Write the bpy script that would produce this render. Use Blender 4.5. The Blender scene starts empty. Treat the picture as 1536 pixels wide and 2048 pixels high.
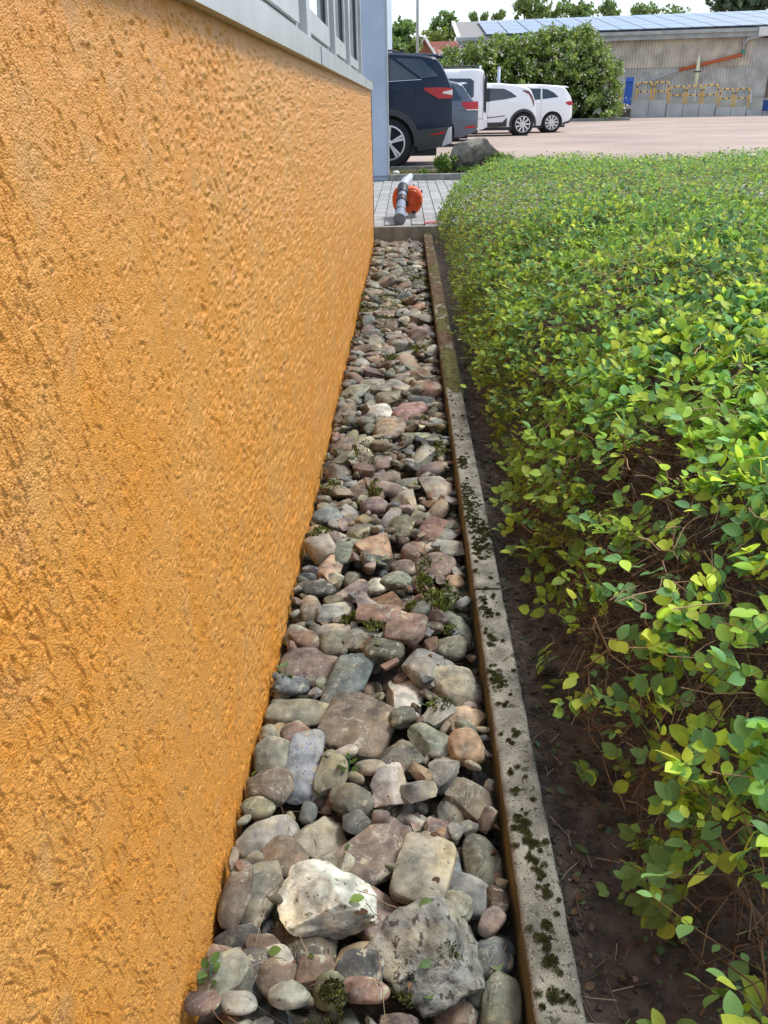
import bpy, math, random
import numpy as np
from mathutils import Vector, Matrix, Euler, noise

random.seed(7); RNG = np.random.default_rng(7)
scene = bpy.context.scene
COL = scene.collection
PI = math.pi

# ------------------------------------------------------------------ camera
H = 1.0
F = 1620.0
def _n(v): return v / np.linalg.norm(v)
AY = _n(np.array([44., -809., F]))
AD = np.array([67., (F * F + 44 * 67) / 809., F]); AD = _n(AD - AD.dot(AY) * AY)
AX = np.cross(AD, AY)
cd = bpy.data.cameras.new('camera'); cam = bpy.data.objects.new('camera', cd); COL.objects.link(cam)
cd.sensor_fit = 'VERTICAL'; cd.sensor_height = 36.0; cd.lens = F / 2048 * 36.0
cd.clip_start = 0.02; cd.clip_end = 3000
cam.matrix_world = Matrix(((AX[0], -AX[1], -AX[2], 0), (AY[0], -AY[1], -AY[2], 0),
                           (-AD[0], AD[1], AD[2], H), (0, 0, 0, 1)))
scene.camera = cam

# ------------------------------------------------------------------ light
SUN_EL, SUN_AZ = 58, 58          # azimuth clockwise from +Y
scene.view_settings.view_transform = 'Standard'; scene.view_settings.look = 'None'
scene.view_settings.exposure = 0.97; scene.view_settings.gamma = 1
scene.view_settings.use_curve_mapping = False
w = bpy.data.worlds.new("World"); scene.world = w; w.use_nodes = True
nt = w.node_tree; nt.nodes.clear()
def N(nt, t, **k):
    n = nt.nodes.new(t)
    for a, b in k.items():
        if a.startswith('i_'):
            n.inputs[int(a[2:]) if a[2:].isdigit() else a[2:].replace('_', ' ')].default_value = b
        else: setattr(n, a, b)
    return n
sky = N(nt, 'ShaderNodeTexSky'); sky.sky_type = 'NISHITA'; sky.sun_disc = False
sky.sun_elevation = math.radians(SUN_EL); sky.sun_rotation = math.radians(SUN_AZ)
sky.dust_density = 1.5; sky.air_density = 1.0
bg = N(nt, 'ShaderNodeBackground'); bg.inputs[1].default_value = 0.13
tc = N(nt, 'ShaderNodeTexCoord'); mp = N(nt, 'ShaderNodeMapping'); mp.inputs['Scale'].default_value = (1, 1, 2.6)
cn = N(nt, 'ShaderNodeTexNoise'); cn.inputs['Scale'].default_value = 3.2; cn.inputs['Detail'].default_value = 7; cn.inputs['Roughness'].default_value = .55
cr = N(nt, 'ShaderNodeValToRGB'); cr.color_ramp.elements[0].position = .43; cr.color_ramp.elements[1].position = .62
mx = N(nt, 'ShaderNodeMixRGB'); mx.inputs[2].default_value = (4.25, 4.55, 5.0, 1)
out = N(nt, 'ShaderNodeOutputWorld')
L = nt.links.new
L(tc.outputs['Generated'], mp.inputs[0]); L(mp.outputs[0], cn.inputs[0]); L(cn.outputs[0], cr.inputs[0])
L(cr.outputs[0], mx.inputs[0]); L(sky.outputs[0], mx.inputs[1]); L(mx.outputs[0], bg.inputs[0]); L(bg.outputs[0], out.inputs[0])
sd = bpy.data.lights.new('sun', 'SUN'); sd.energy = 2.0; sd.angle = math.radians(17); sd.color = (1, .96, .9)
so = bpy.data.objects.new('sun', sd); COL.objects.link(so)
_a, _e = math.radians(SUN_AZ), math.radians(SUN_EL)
so.rotation_euler = Vector((math.sin(_a) * math.cos(_e), math.cos(_a) * math.cos(_e), math.sin(_e))).to_track_quat('Z', 'Y').to_euler()
so.location = (0, 0, 30)

# ------------------------------------------------------------------ helpers
def ray(x, y):
    c = np.array([x - 768., y - 1024., F]); return np.array([c @ AX, c @ AY, -(c @ AD)])
def onz(x, y, z):
    r = ray(x, y); return np.array([0, 0, H]) + (z - H) / r[2] * r
def ony(x, y, Y):
    r = ray(x, y); return np.array([0, 0, H]) + Y / r[1] * r
def proj(P):
    P = np.asarray(P, float); x, y, z = P[..., 0], P[..., 1], P[..., 2] - H
    c = x[..., None] * AX + y[..., None] * AY - z[..., None] * AD
    d = c[..., 2]; dd = np.where(d > .01, d, .01)
    return 768 + F * c[..., 0] / dd, 1024 + F * c[..., 1] / dd, d
def in_view(P, m=350):
    x, y, d = proj(P); mm = m + 250 / np.maximum(d, .3)
    return (d > .15) & (x > -mm) & (x < 1536 + mm) & (y > -mm) & (y < 2048 + mm)

def me_np(name, V, Fc, mats=(), smooth=False, col=None, mi=None):
    """V (n,3); Fc list of (m,k) int arrays"""
    me = bpy.data.meshes.new(name)
    V = np.asarray(V, np.float32)
    if not isinstance(Fc, list): Fc = [Fc]
    Fc = [np.asarray(f, np.int32) for f in Fc if len(f)]
    tot = np.concatenate([np.full(len(f), f.shape[1], np.int32) for f in Fc])
    idx = np.concatenate([f.ravel() for f in Fc])
    me.vertices.add(len(V)); me.vertices.foreach_set('co', V.ravel())
    me.loops.add(len(idx)); me.loops.foreach_set('vertex_index', idx)
    me.polygons.add(len(tot)); st = np.zeros(len(tot), np.int32); st[1:] = np.cumsum(tot)[:-1]
    me.polygons.foreach_set('loop_start', st); me.polygons.foreach_set('loop_total', tot)
    if mi is not None: me.polygons.foreach_set('material_index', np.asarray(mi, np.int32))
    me.polygons.foreach_set('use_smooth', np.full(len(tot), smooth))
    me.update(calc_edges=True)
    if col is not None:
        a = me.color_attributes.new('Col', 'FLOAT_COLOR', 'POINT')
        c = np.ones((len(V), 4), np.float32); c[:, :3] = col; a.data.foreach_set('color', c.ravel())
    for m in (mats if isinstance(mats, (list, tuple)) else [mats]): me.materials.append(m)
    return me
def link(name, me, parent=None, loc=None, kind=None):
    o = bpy.data.objects.new(name, me); COL.objects.link(o)
    if parent is not None: o.parent = parent
    if loc is not None: o.location = loc
    if kind: o['kind'] = kind
    return o
def thing(name, label, cat, loc=(0, 0, 0), rz=0, group=None, me=None):
    o = bpy.data.objects.new(name, me); COL.objects.link(o); o.location = loc; o.rotation_euler = (0, 0, rz)
    o['label'] = label; o['category'] = cat
    if group: o['group'] = group
    return o
class MB:
    def __init__(s): s.V = []; s.F = {}; s.n = 0
    def add(s, V, Fs):
        for f in Fs: s.F.setdefault(len(f), []).append([i + s.n for i in f])
        s.V.extend([tuple(v) for v in V]); s.n += len(V); return s
    def box(s, a, b, M=None, bev=0):
        (x0, y0, z0), (x1, y1, z1) = a, b
        if bev:
            d = min(bev, (x1 - x0) / 2.01, (y1 - y0) / 2.01)
            V = []
            for z, e in ((z0, 0), (z1 - bev, 0), (z1, d)):
                V += [(x0 + e, y0 + e, z), (x1 - e, y0 + e, z), (x1 - e, y1 - e, z), (x0 + e, y1 - e, z)]
            Fs = [(3, 2, 1, 0), (8, 9, 10, 11)]
            for k in (0, 4):
                for i in range(4): j = (i + 1) % 4; Fs.append((k + i, k + j, k + 4 + j, k + 4 + i))
        else:
            V = [(x0, y0, z0), (x1, y0, z0), (x1, y1, z0), (x0, y1, z0), (x0, y0, z1), (x1, y0, z1), (x1, y1, z1), (x0, y1, z1)]
            Fs = [(3, 2, 1, 0), (4, 5, 6, 7), (0, 1, 5, 4), (1, 2, 6, 5), (2, 3, 7, 6), (3, 0, 4, 7)]
        if M is not None: V = [tuple(M @ Vector(v)) for v in V]
        return s.add(V, Fs)
    def tube(s, pts, r, n=8, cap=True):
        pts = [Vector(p) for p in pts]; rs = r if isinstance(r, (list, tuple)) else [r] * len(pts)
        V = []; up = None
        for i, p in enumerate(pts):
            t = (pts[min(i + 1, len(pts) - 1)] - pts[max(i - 1, 0)]).normalized()
            if up is None: up = t.orthogonal().normalized()
            up = (up - t * up.dot(t)).normalized(); b = t.cross(up)
            for k in range(n):
                a = 2 * PI * k / n; V.append(tuple(p + (up * math.cos(a) + b * math.sin(a)) * rs[i]))
        Fs = []
        for i in range(len(pts) - 1):
            for k in range(n):
                j = (k + 1) % n; Fs.append((i * n + k, i * n + j, (i + 1) * n + j, (i + 1) * n + k))
        if cap: Fs.append(tuple(range(n))[::-1]); Fs.append(tuple((len(pts) - 1) * n + k for k in range(n)))
        return s.add(V, Fs)
    def lathe(s, prof, n=24, axis='Y', c=(0, 0, 0)):
        """prof: list of (r, h)"""
        V = []
        for r, h in prof:
            for k in range(n):
                a = 2 * PI * k / n; u, v = r * math.cos(a), r * math.sin(a)
                p = {'Y': (u, h, v), 'Z': (u, v, h), 'X': (h, u, v)}[axis]
                V.append((p[0] + c[0], p[1] + c[1], p[2] + c[2]))
        Fs = []
        for i in range(len(prof) - 1):
            for k in range(n): j = (k + 1) % n; Fs.append((i * n + k, i * n + j, (i + 1) * n + j, (i + 1) * n + k))
        Fs.append(tuple(range(n))[::-1]); Fs.append(tuple((len(prof) - 1) * n + k for k in range(n)))
        return s.add(V, Fs)
    def grid(s, P, close=False):
        """P [i][j] points"""
        a, b = len(P), len(P[0]); V = [p for r in P for p in r]
        return s.add(V, [(i * b + j, (i + 1) * b + j, (i + 1) * b + j + 1, i * b + j + 1) for i in range(a - 1) for j in range(b - 1)])
    def mesh(s, name, mat, smooth=False, auto=None):
        me = me_np(name, s.V, [np.array(v) for v in s.F.values()], mat, smooth)
        if auto is not None: me.set_sharp_from_angle(angle=math.radians(auto))
        return me
    def build(s, name, mat, parent=None, smooth=False, auto=None, kind=None, loc=None):
        if auto is not None: smooth = True
        return link(name, s.mesh(name, mat, smooth, auto), parent, loc, kind)

# ------------------------------------------------------------------ materials
def mat(name, col=(.5, .5, .5), rough=.7, metal=0, noise_s=0, amp=.25, bump=0, bump_s=None, coat=0, spec=None,
        col2=None, src=None, detail=6, fac=(.35, .65), speck=None, transl=0, obj_vec=True):
    m = bpy.data.materials.new(name); m.use_nodes = True; t = m.node_tree; l = t.links.new
    p = t.nodes['Principled BSDF']; p.inputs['Roughness'].default_value = rough; p.inputs['Metallic'].default_value = metal
    if coat: p.inputs['Coat Weight'].default_value = coat; p.inputs['Coat Roughness'].default_value = .05
    if spec is not None: p.inputs['Specular IOR Level'].default_value = spec
    c = None
    if src == 'obj': n = N(t, 'ShaderNodeObjectInfo'); c = n.outputs['Color']
    elif src == 'attr': n = N(t, 'ShaderNodeVertexColor'); n.layer_name = 'Col'; c = n.outputs['Color']
    tcn = N(t, 'ShaderNodeTexCoord'); vec = tcn.outputs['Object']
    if noise_s:
        nz = N(t, 'ShaderNodeTexNoise'); nz.inputs['Scale'].default_value = noise_s; nz.inputs['Detail'].default_value = detail
        l(vec, nz.inputs[0])
        mr = N(t, 'ShaderNodeMapRange'); mr.inputs[1].default_value = fac[0]; mr.inputs[2].default_value = fac[1]
        l(nz.outputs[0], mr.inputs[0])
        mix = N(t, 'ShaderNodeMixRGB'); l(mr.outputs[0], mix.inputs[0])
        if c is not None:
            m1 = N(t, 'ShaderNodeMixRGB', blend_type='MULTIPLY'); m1.inputs[0].default_value = 1; l(c, m1.inputs[1]); m1.inputs[2].default_value = (1 - amp, 1 - amp, 1 - amp, 1)
            m2 = N(t, 'ShaderNodeMixRGB', blend_type='MULTIPLY'); m2.inputs[0].default_value = 1; l(c, m2.inputs[1]); m2.inputs[2].default_value = (1 + amp, 1 + amp, 1 + amp, 1)
            l(m1.outputs[0], mix.inputs[1]); l(m2.outputs[0], mix.inputs[2])
        else:
            a = np.array(col); b = np.array(col2) if col2 is not None else a * (1 + amp)
            if col2 is None: a = a * (1 - amp)
            mix.inputs[1].default_value = (*a, 1); mix.inputs[2].default_value = (*b, 1)
        c = mix.outputs[0]
    if speck:
        for (sc, thr, scol) in speck:
            v = N(t, 'ShaderNodeTexNoise'); v.inputs['Scale'].default_value = sc; v.inputs['Detail'].default_value = 3; l(vec, v.inputs[0])
            r2 = N(t, 'ShaderNodeMapRange'); r2.inputs[1].default_value = thr; r2.inputs[2].default_value = thr + .04; l(v.outputs[0], r2.inputs[0])
            mm = N(t, 'ShaderNodeMixRGB'); mm.inputs[2].default_value = (*scol, 1); l(r2.outputs[0], mm.inputs[0])
            if c is not None: l(c, mm.inputs[1])
            else: mm.inputs[1].default_value = (*col, 1)
            c = mm.outputs[0]
    if c is not None: l(c, p.inputs['Base Color'])
    else: p.inputs['Base Color'].default_value = (*col, 1)
    if bump:
        bn = N(t, 'ShaderNodeTexNoise'); bn.inputs['Scale'].default_value = bump_s or noise_s * 4 or 50; bn.inputs['Detail'].default_value = 8
        bn.inputs['Roughness'].default_value = .6
        l(vec, bn.inputs[0]); bp = N(t, 'ShaderNodeBump'); bp.inputs['Strength'].default_value = 1; bp.inputs['Distance'].default_value = bump
        l(bn.outputs[0], bp.inputs['Height']); l(bp.outputs[0], p.inputs['Normal'])
    if transl:
        tr = N(t, 'ShaderNodeBsdfTranslucent'); ms = N(t, 'ShaderNodeMixShader'); ms.inputs[0].default_value = transl
        hs = N(t, 'ShaderNodeHueSaturation'); hs.inputs['Hue'].default_value = .485; hs.inputs['Value'].default_value = 1.5
        if c is not None: l(c, hs.inputs['Color'])
        else: hs.inputs['Color'].default_value = (*col, 1)
        l(hs.outputs[0], tr.inputs[0]); l(p.outputs[0], ms.inputs[1]); l(tr.outputs[0], ms.inputs[2])
        l(ms.outputs[0], t.nodes['Material Output'].inputs[0])
    return m

M = {}
M['stone'] = mat('stone', rough=.72, src='obj', noise_s=38, amp=.42, bump=.0016, bump_s=160,
                 speck=[(60, .63, (.30, .29, .22)), (130, .66, (.07, .065, .055))], spec=.35)
M['stone_far'] = mat('stone_far', rough=.75, src='attr', noise_s=30, amp=.45, bump=.002, bump_s=110, spec=.3,
                     speck=[(50, .64, (.28, .27, .2))])
M['rock_pitted'] = mat('rock_pitted', rough=.9, src='obj', noise_s=35, amp=.5, bump=.008, bump_s=70, speck=[(90, .6, (.06, .055, .045))])
def add_tint(m, sc=16, vein=True):
    t = m.node_tree; l = t.links.new; p = t.nodes['Principled BSDF']; src = p.inputs['Base Color'].links[0].from_socket
    tc = N(t, 'ShaderNodeTexCoord'); oi = N(t, 'ShaderNodeObjectInfo'); ad = N(t, 'ShaderNodeVectorMath', operation='ADD'); l(tc.outputs['Object'], ad.inputs[0]); l(oi.outputs['Random'], ad.inputs[1])
    n = N(t, 'ShaderNodeTexNoise'); n.inputs['Scale'].default_value = sc; n.inputs['Detail'].default_value = 7; n.inputs['Roughness'].default_value = .65; l(ad.outputs[0], n.inputs[0])
    cr = N(t, 'ShaderNodeValToRGB'); e = cr.color_ramp.elements; e[0].position = .36; e[0].color = (.52, .58, .62, 1); e[1].position = .68; e[1].color = (1.38, 1.24, .92, 1); q = e.new(.5); q.color = (1, 1, 1, 1); l(n.outputs[0], cr.inputs[0])
    mx = N(t, 'ShaderNodeMixRGB', blend_type='MULTIPLY'); mx.inputs[0].default_value = .85; l(src, mx.inputs[1]); l(cr.outputs[0], mx.inputs[2]); o = mx.outputs[0]
    if vein:
        n2 = N(t, 'ShaderNodeTexNoise'); n2.inputs['Scale'].default_value = sc * 1.1; n2.inputs['Detail'].default_value = 4; n2.inputs['Distortion'].default_value = 1.2; l(ad.outputs[0], n2.inputs[0])
        c = N(t, 'ShaderNodeMath', operation='COMPARE'); c.inputs[1].default_value = .56; c.inputs[2].default_value = .006; l(n2.outputs[0], c.inputs[0])
        k = N(t, 'ShaderNodeMath', operation='MULTIPLY'); k.inputs[1].default_value = .45; l(c.outputs[0], k.inputs[0])
        m2 = N(t, 'ShaderNodeMixRGB'); l(k.outputs[0], m2.inputs[0]); l(o, m2.inputs[1]); m2.inputs[2].default_value = (.42, .40, .35, 1); o = m2.outputs[0]
        # thin pale film of dried silt and lichen
        n3 = N(t, 'ShaderNodeTexNoise'); n3.inputs['Scale'].default_value = sc * 5; n3.inputs['Detail'].default_value = 8; n3.inputs['Roughness'].default_value = .75; l(ad.outputs[0], n3.inputs[0])
        r3 = N(t, 'ShaderNodeMapRange'); r3.inputs[1].default_value = .52; r3.inputs[2].default_value = .66; r3.inputs[4].default_value = .42; l(n3.outputs[0], r3.inputs[0])
        m3 = N(t, 'ShaderNodeMixRGB'); l(r3.outputs[0], m3.inputs[0]); l(o, m3.inputs[1]); m3.inputs[2].default_value = (.27, .27, .20, 1); o = m3.outputs[0]
    l(o, p.inputs['Base Color'])
add_tint(M['stone'], 14); add_tint(M['stone_far'], 14); add_tint(M['rock_pitted'], 12, False)
M['bed'] = mat('bed_soil', (.05, .042, .03), .95, noise_s=45, amp=.6, bump=.01, bump_s=90, speck=[(150, .60, (.14, .12, .08)), (60, .62, (.045, .06, .02))])
M['soil'] = mat('soil', (.078, .056, .042), .95, noise_s=30, amp=.55, bump=.016, bump_s=90, speck=[(140, .63, (.11, .07, .04)), (60, .66, (.012, .01, .008))])
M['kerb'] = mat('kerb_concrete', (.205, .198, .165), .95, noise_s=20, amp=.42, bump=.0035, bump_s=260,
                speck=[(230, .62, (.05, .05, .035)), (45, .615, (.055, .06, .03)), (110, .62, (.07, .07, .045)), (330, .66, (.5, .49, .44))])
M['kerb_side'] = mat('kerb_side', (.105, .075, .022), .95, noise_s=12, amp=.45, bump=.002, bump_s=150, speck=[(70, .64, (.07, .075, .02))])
M['concrete'] = mat('concrete', (.25, .25, .22), .9, noise_s=10, amp=.25, bump=.003, bump_s=120)
M['moss'] = mat('moss', rough=.95, src='attr', noise_s=60, amp=.4, bump=.004, bump_s=300)
M['leaf'] = mat('leaf', rough=.5, src='attr', noise_s=90, amp=.12, transl=.42, spec=.28)
M['leaf_single'] = mat('leaf_single', rough=.5, src='obj', noise_s=55, amp=.16, transl=.42, spec=.28)
M['twig'] = mat('twig', rough=.8, src='attr')
M['far_leaf'] = mat('far_leaf', rough=.6, src='attr', transl=.25)
M['bark'] = mat('bark', (.09, .07, .05), .95, noise_s=8, amp=.4)
M['paver'] = mat('paver', rough=.9, src='obj', noise_s=16, amp=.14, bump=.001, bump_s=200)
M['joint'] = mat('joint', (.09, .085, .07), .95, noise_s=20, amp=.4)
M['metal'] = mat('coated_aluminium', (.45, .465, .465), .38, metal=.0, noise_s=7, amp=.10, spec=.6, speck=[(90, .69, (.30, .30, .27))])
M['panel'] = mat('panel_blue_grey', (.45, .53, .64), .45, noise_s=2.2, amp=.09, speck=[(30, .68, (.36, .42, .5))])
M['gasket'] = mat('gasket', (.03, .035, .05), .5)
M['frame_dark'] = mat('frame_shadow_gap', (.20, .23, .3), .5)
M['room'] = mat('dark_room', (.05, .06, .07), .8)
M['asphalt'] = mat('bed_ground', (.16, .14, .10), .95, noise_s=9, amp=.4, bump=.01, bump_s=40)
M['black'] = mat('black_plastic', (.02, .02, .022), .5)
M['cladding'] = mat('grey_cladding', (.045, .047, .05), .55)
M['tyre'] = mat('tyre', (.018, .018, .02), .8)
M['alloy'] = mat('alloy', (.7, .7, .72), .3, metal=.6)
M['white_paint'] = mat('white_paint', (.90, .90, .89), .3, coat=.6)
M['navy_paint'] = mat('navy_paint', (.008, .018, .042), .3, coat=.25, spec=.2)
M['grey_paint'] = mat('grey_paint', (.10, .13, .17), .3, metal=.2, coat=.4)
M['light_red'] = mat('light_red', (.45, .006, .01), .3, coat=.2)
M['light_clear'] = mat('light_clear', (.7, .62, .6), .15, coat=1)
M['car_glass'] = mat('car_glass', (.03, .045, .055), .04, coat=1)
M['satin'] = mat('satin_trim', (.5, .52, .55), .4, metal=.3)
M['orange'] = mat('orange_plastic', (.72, .11, .025), .38)
M['tube_grey'] = mat('tube_grey', (.20, .23, .30), .35)
M['cover_grey'] = mat('cover_grey', (.42, .45, .5), .45)
M['red'] = mat('red_plastic', (.62, .03, .05), .5)
M['fibre'] = mat('fibre_cement', (.60, .53, .42), .95, noise_s=1.3, amp=.22)
M['fibre2'] = mat('fibre_cement_lower', (.56, .53, .475), .95, noise_s=1.3, amp=.2)
M['fibre3'] = mat('fibre_cement_brown', (.27, .22, .175), .95, noise_s=1.3, amp=.3)
M['plinth'] = mat('cream_plinth', (.55, .52, .42), .9, noise_s=1, amp=.12)
M['apron'] = mat('grey_concrete_panel', (.42, .44, .43), .9, noise_s=1.2, amp=.1)
M['yellow'] = mat('yellow_paint', (.85, .48, .03), .5)
M['cream'] = mat('cream_paint', (.78, .74, .52), .6)
M['blue'] = mat('blue_paint', (.012, .08, .36), .5)
M['gutter'] = mat('gutter_grey', (.40, .41, .39), .7, noise_s=2, amp=.15)
M['solar'] = mat('solar_glass', (.19, .23, .28), .32, coat=.35, spec=.6)
M['roof_sheet'] = mat('roof_sheet', (.25, .24, .23), .85)
M['pipe_orange'] = mat('pipe_orange', (.55, .12, .04), .6)
M['pipe_grey'] = mat('pipe_grey', (.45, .42, .42), .6)
M['brick_wall'] = mat('brick_red', (.33, .13, .08), .9, noise_s=3, amp=.2)
M['roof_tile'] = mat('roof_tile', (.22, .06, .04), .85, noise_s=3, amp=.25)
M['white_trim'] = mat('white_trim', (.75, .74, .7), .6)
M['green'] = mat('green_plastic', (.05, .3, .2), .5)

def glass(name):
    m = bpy.data.materials.new(name); m.use_nodes = True; p = m.node_tree.nodes['Principled BSDF']
    p.inputs['Base Color'].default_value = (.78, .84, .88, 1); p.inputs['Roughness'].default_value = .02
    p.inputs['Metallic'].default_value = .85
    return m
M['window_glass'] = glass('window_glass')

def stucco_mat():
    m = bpy.data.materials.new('orange_stucco'); m.use_nodes = True; t = m.node_tree; l = t.links.new
    p = t.nodes['Principled BSDF']; p.inputs['Roughness'].default_value = .38; p.inputs['Specular IOR Level'].default_value = .5
    tc = N(t, 'ShaderNodeTexCoord'); v = tc.outputs['Object']
    at = N(t, 'ShaderNodeVertexColor'); at.layer_name = 'Col'
    n1 = N(t, 'ShaderNodeTexNoise'); n1.inputs['Scale'].default_value = 5; n1.inputs['Detail'].default_value = 8; n1.inputs['Roughness'].default_value = .65; l(v, n1.inputs[0])
    r1 = N(t, 'ShaderNodeMapRange'); r1.inputs[1].default_value = .35; r1.inputs[2].default_value = .68; l(n1.outputs[0], r1.inputs[0])
    a = N(t, 'ShaderNodeMixRGB'); a.inputs[1].default_value = (.74, .30, .042, 1); a.inputs[2].default_value = (.71, .35, .088, 1); l(r1.outputs[0], a.inputs[0])
    # grey-brown weathering blotches
    n2 = N(t, 'ShaderNodeTexNoise'); n2.inputs['Scale'].default_value = 14; n2.inputs['Detail'].default_value = 6; l(v, n2.inputs[0])
    r2 = N(t, 'ShaderNodeMapRange'); r2.inputs[1].default_value = .56; r2.inputs[2].default_value = .72; r2.inputs[4].default_value = .28; l(n2.outputs[0], r2.inputs[0])
    b = N(t, 'ShaderNodeMixRGB'); b.inputs[2].default_value = (.42, .30, .17, 1); l(r2.outputs[0], b.inputs[0]); l(a.outputs[0], b.inputs[1])
    # attribute red channel: deeper orange in the grooves, bounced light put into the colour
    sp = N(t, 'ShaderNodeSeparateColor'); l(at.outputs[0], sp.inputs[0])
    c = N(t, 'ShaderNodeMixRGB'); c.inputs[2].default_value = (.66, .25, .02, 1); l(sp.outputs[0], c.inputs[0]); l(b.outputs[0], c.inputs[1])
    l(c.outputs[0], p.inputs['Base Color'])
    n3 = N(t, 'ShaderNodeTexVoronoi'); n3.inputs['Scale'].default_value = 430; l(v, n3.inputs['Vector'])
    n4 = N(t, 'ShaderNodeTexNoise'); n4.inputs['Scale'].default_value = 900; n4.inputs['Detail'].default_value = 3; l(v, n4.inputs[0])
    ad = N(t, 'ShaderNodeMath', operation='SUBTRACT'); l(n4.outputs[0], ad.inputs[0]); l(n3.outputs['Distance'], ad.inputs[1])
    bp = N(t, 'ShaderNodeBump'); bp.inputs['Distance'].default_value = .0011; l(ad.outputs[0], bp.inputs['Height']); l(bp.outputs[0], p.inputs['Normal'])
    return m
M['stucco'] = stucco_mat()

def paving_mat():
    m = bpy.data.materials.new('pink_paving'); m.use_nodes = True; t = m.node_tree; l = t.links.new
    p = t.nodes['Principled BSDF']; p.inputs['Roughness'].default_value = .9
    tc = N(t, 'ShaderNodeTexCoord'); v = tc.outputs['Object']
    br = N(t, 'ShaderNodeTexBrick'); br.inputs['Scale'].default_value = 1; br.inputs['Brick Width'].default_value = .2; br.inputs['Row Height'].default_value = .1
    br.inputs['Mortar Size'].default_value = .006; br.inputs['Color1'].default_value = (.48, .36, .29, 1); br.inputs['Color2'].default_value = (.40, .31, .26, 1)
    br.inputs['Mortar'].default_value = (.26, .22, .18, 1); l(v, br.inputs[0])
    n = N(t, 'ShaderNodeTexNoise'); n.inputs['Scale'].default_value = .30; n.inputs['Detail'].default_value = 9; n.inputs['Roughness'].default_value = .62; l(v, n.inputs[0])
    r = N(t, 'ShaderNodeMapRange'); r.inputs[1].default_value = .3; r.inputs[2].default_value = .7; r.inputs[3].default_value = .66; r.inputs[4].default_value = 1.08; l(n.outputs[0], r.inputs[0])
    k = N(t, 'ShaderNodeMixRGB', blend_type='MULTIPLY'); k.inputs[0].default_value = 1; l(br.outputs[0], k.inputs[1])
    l(r.outputs[0], k.inputs[2]); l(k.outputs[0], p.inputs['Base Color'])
    return m
M['paving'] = paving_mat()

# vectorised value noise
def vnoise(P, seed=0):
    P = np.asarray(P, float); i = np.floor(P).astype(np.int64); f = P - i; u = f * f * (3 - 2 * f)
    d = P.shape[-1]; out_ = 0
    pr = np.array([73856093, 19349663, 83492791][:d])
    for c in range(2 ** d):
        o = np.array([(c >> k) & 1 for k in range(d)])
        h = ((i + o) * pr).sum(-1) + seed * 2654435761
        h = (h ^ (h >> 13)) * 1274126177 & 0xffffffff; h = (h ^ (h >> 16)) & 0xffff
        wgt = np.prod(np.where(o, u, 1 - u), -1); out_ = out_ + wgt * h / 65535.
    return out_
def fbm(P, oct=4, seed=0, g=.5):
    P = np.asarray(P, float); s = 0; a = 1; t = 0
    for k in range(oct): s = s + a * vnoise(P * 2 ** k + 17.3 * k, seed + k); t += a; a *= g
    return s / t

# ================================================================== SETTING
ZS = -.03         # soil level right of the kerb
ZP = .06          # paved path
ZC = .17          # car park
BY = 7.5          # board at the end of the stone strip
WX = -.29         # orange wall
K0, K1 = .152, .215

# ground sheet to the horizon
gs = MB()
gs.add([(-400, 14.2, ZC - .004), (400, 14.2, ZC - .004), (400, 900, ZC - .004), (-400, 900, ZC - .004)], [(0, 1, 2, 3)])
gs.build('car_park', M['paving'], kind='structure')
gr = MB(); gr.add([(-60, -20, -.22), (60, -20, -.22), (60, 14.3, -.22), (-60, 14.3, -.22)], [(0, 1, 2, 3)])
gr.build('ground', M['bed'], kind='structure')
# soil bed with relief
def soil_h(x, y): return ZS + .03 * (fbm(np.stack([x * 6, y * 6], -1), 4, 3) - .5) + .012 * (fbm(np.stack([x * 40, y * 40], -1), 3, 9) - .5) - .01
xs = np.concatenate([np.linspace(K1 + .001, 1.0, 90), np.linspace(1.05, 4.6, 50)]); ys = np.concatenate([np.linspace(.1, 2.5, 240), np.linspace(2.55, BY - .03, 90)])
gx, gy = np.meshgrid(xs, ys, indexing='ij'); gz = soil_h(gx, gy)
def gridF(a, b):
    i, j = np.meshgrid(np.arange(a - 1), np.arange(b - 1), indexing='ij'); q = i * b + j
    return np.stack([q, q + b, q + b + 1, q + 1], -1).reshape(-1, 4)
link('soil_bed', me_np('soil_bed', np.stack([gx, gy, gz], -1).reshape(-1, 3), gridF(len(xs), len(ys)), M['soil'], True), kind='structure')

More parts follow.
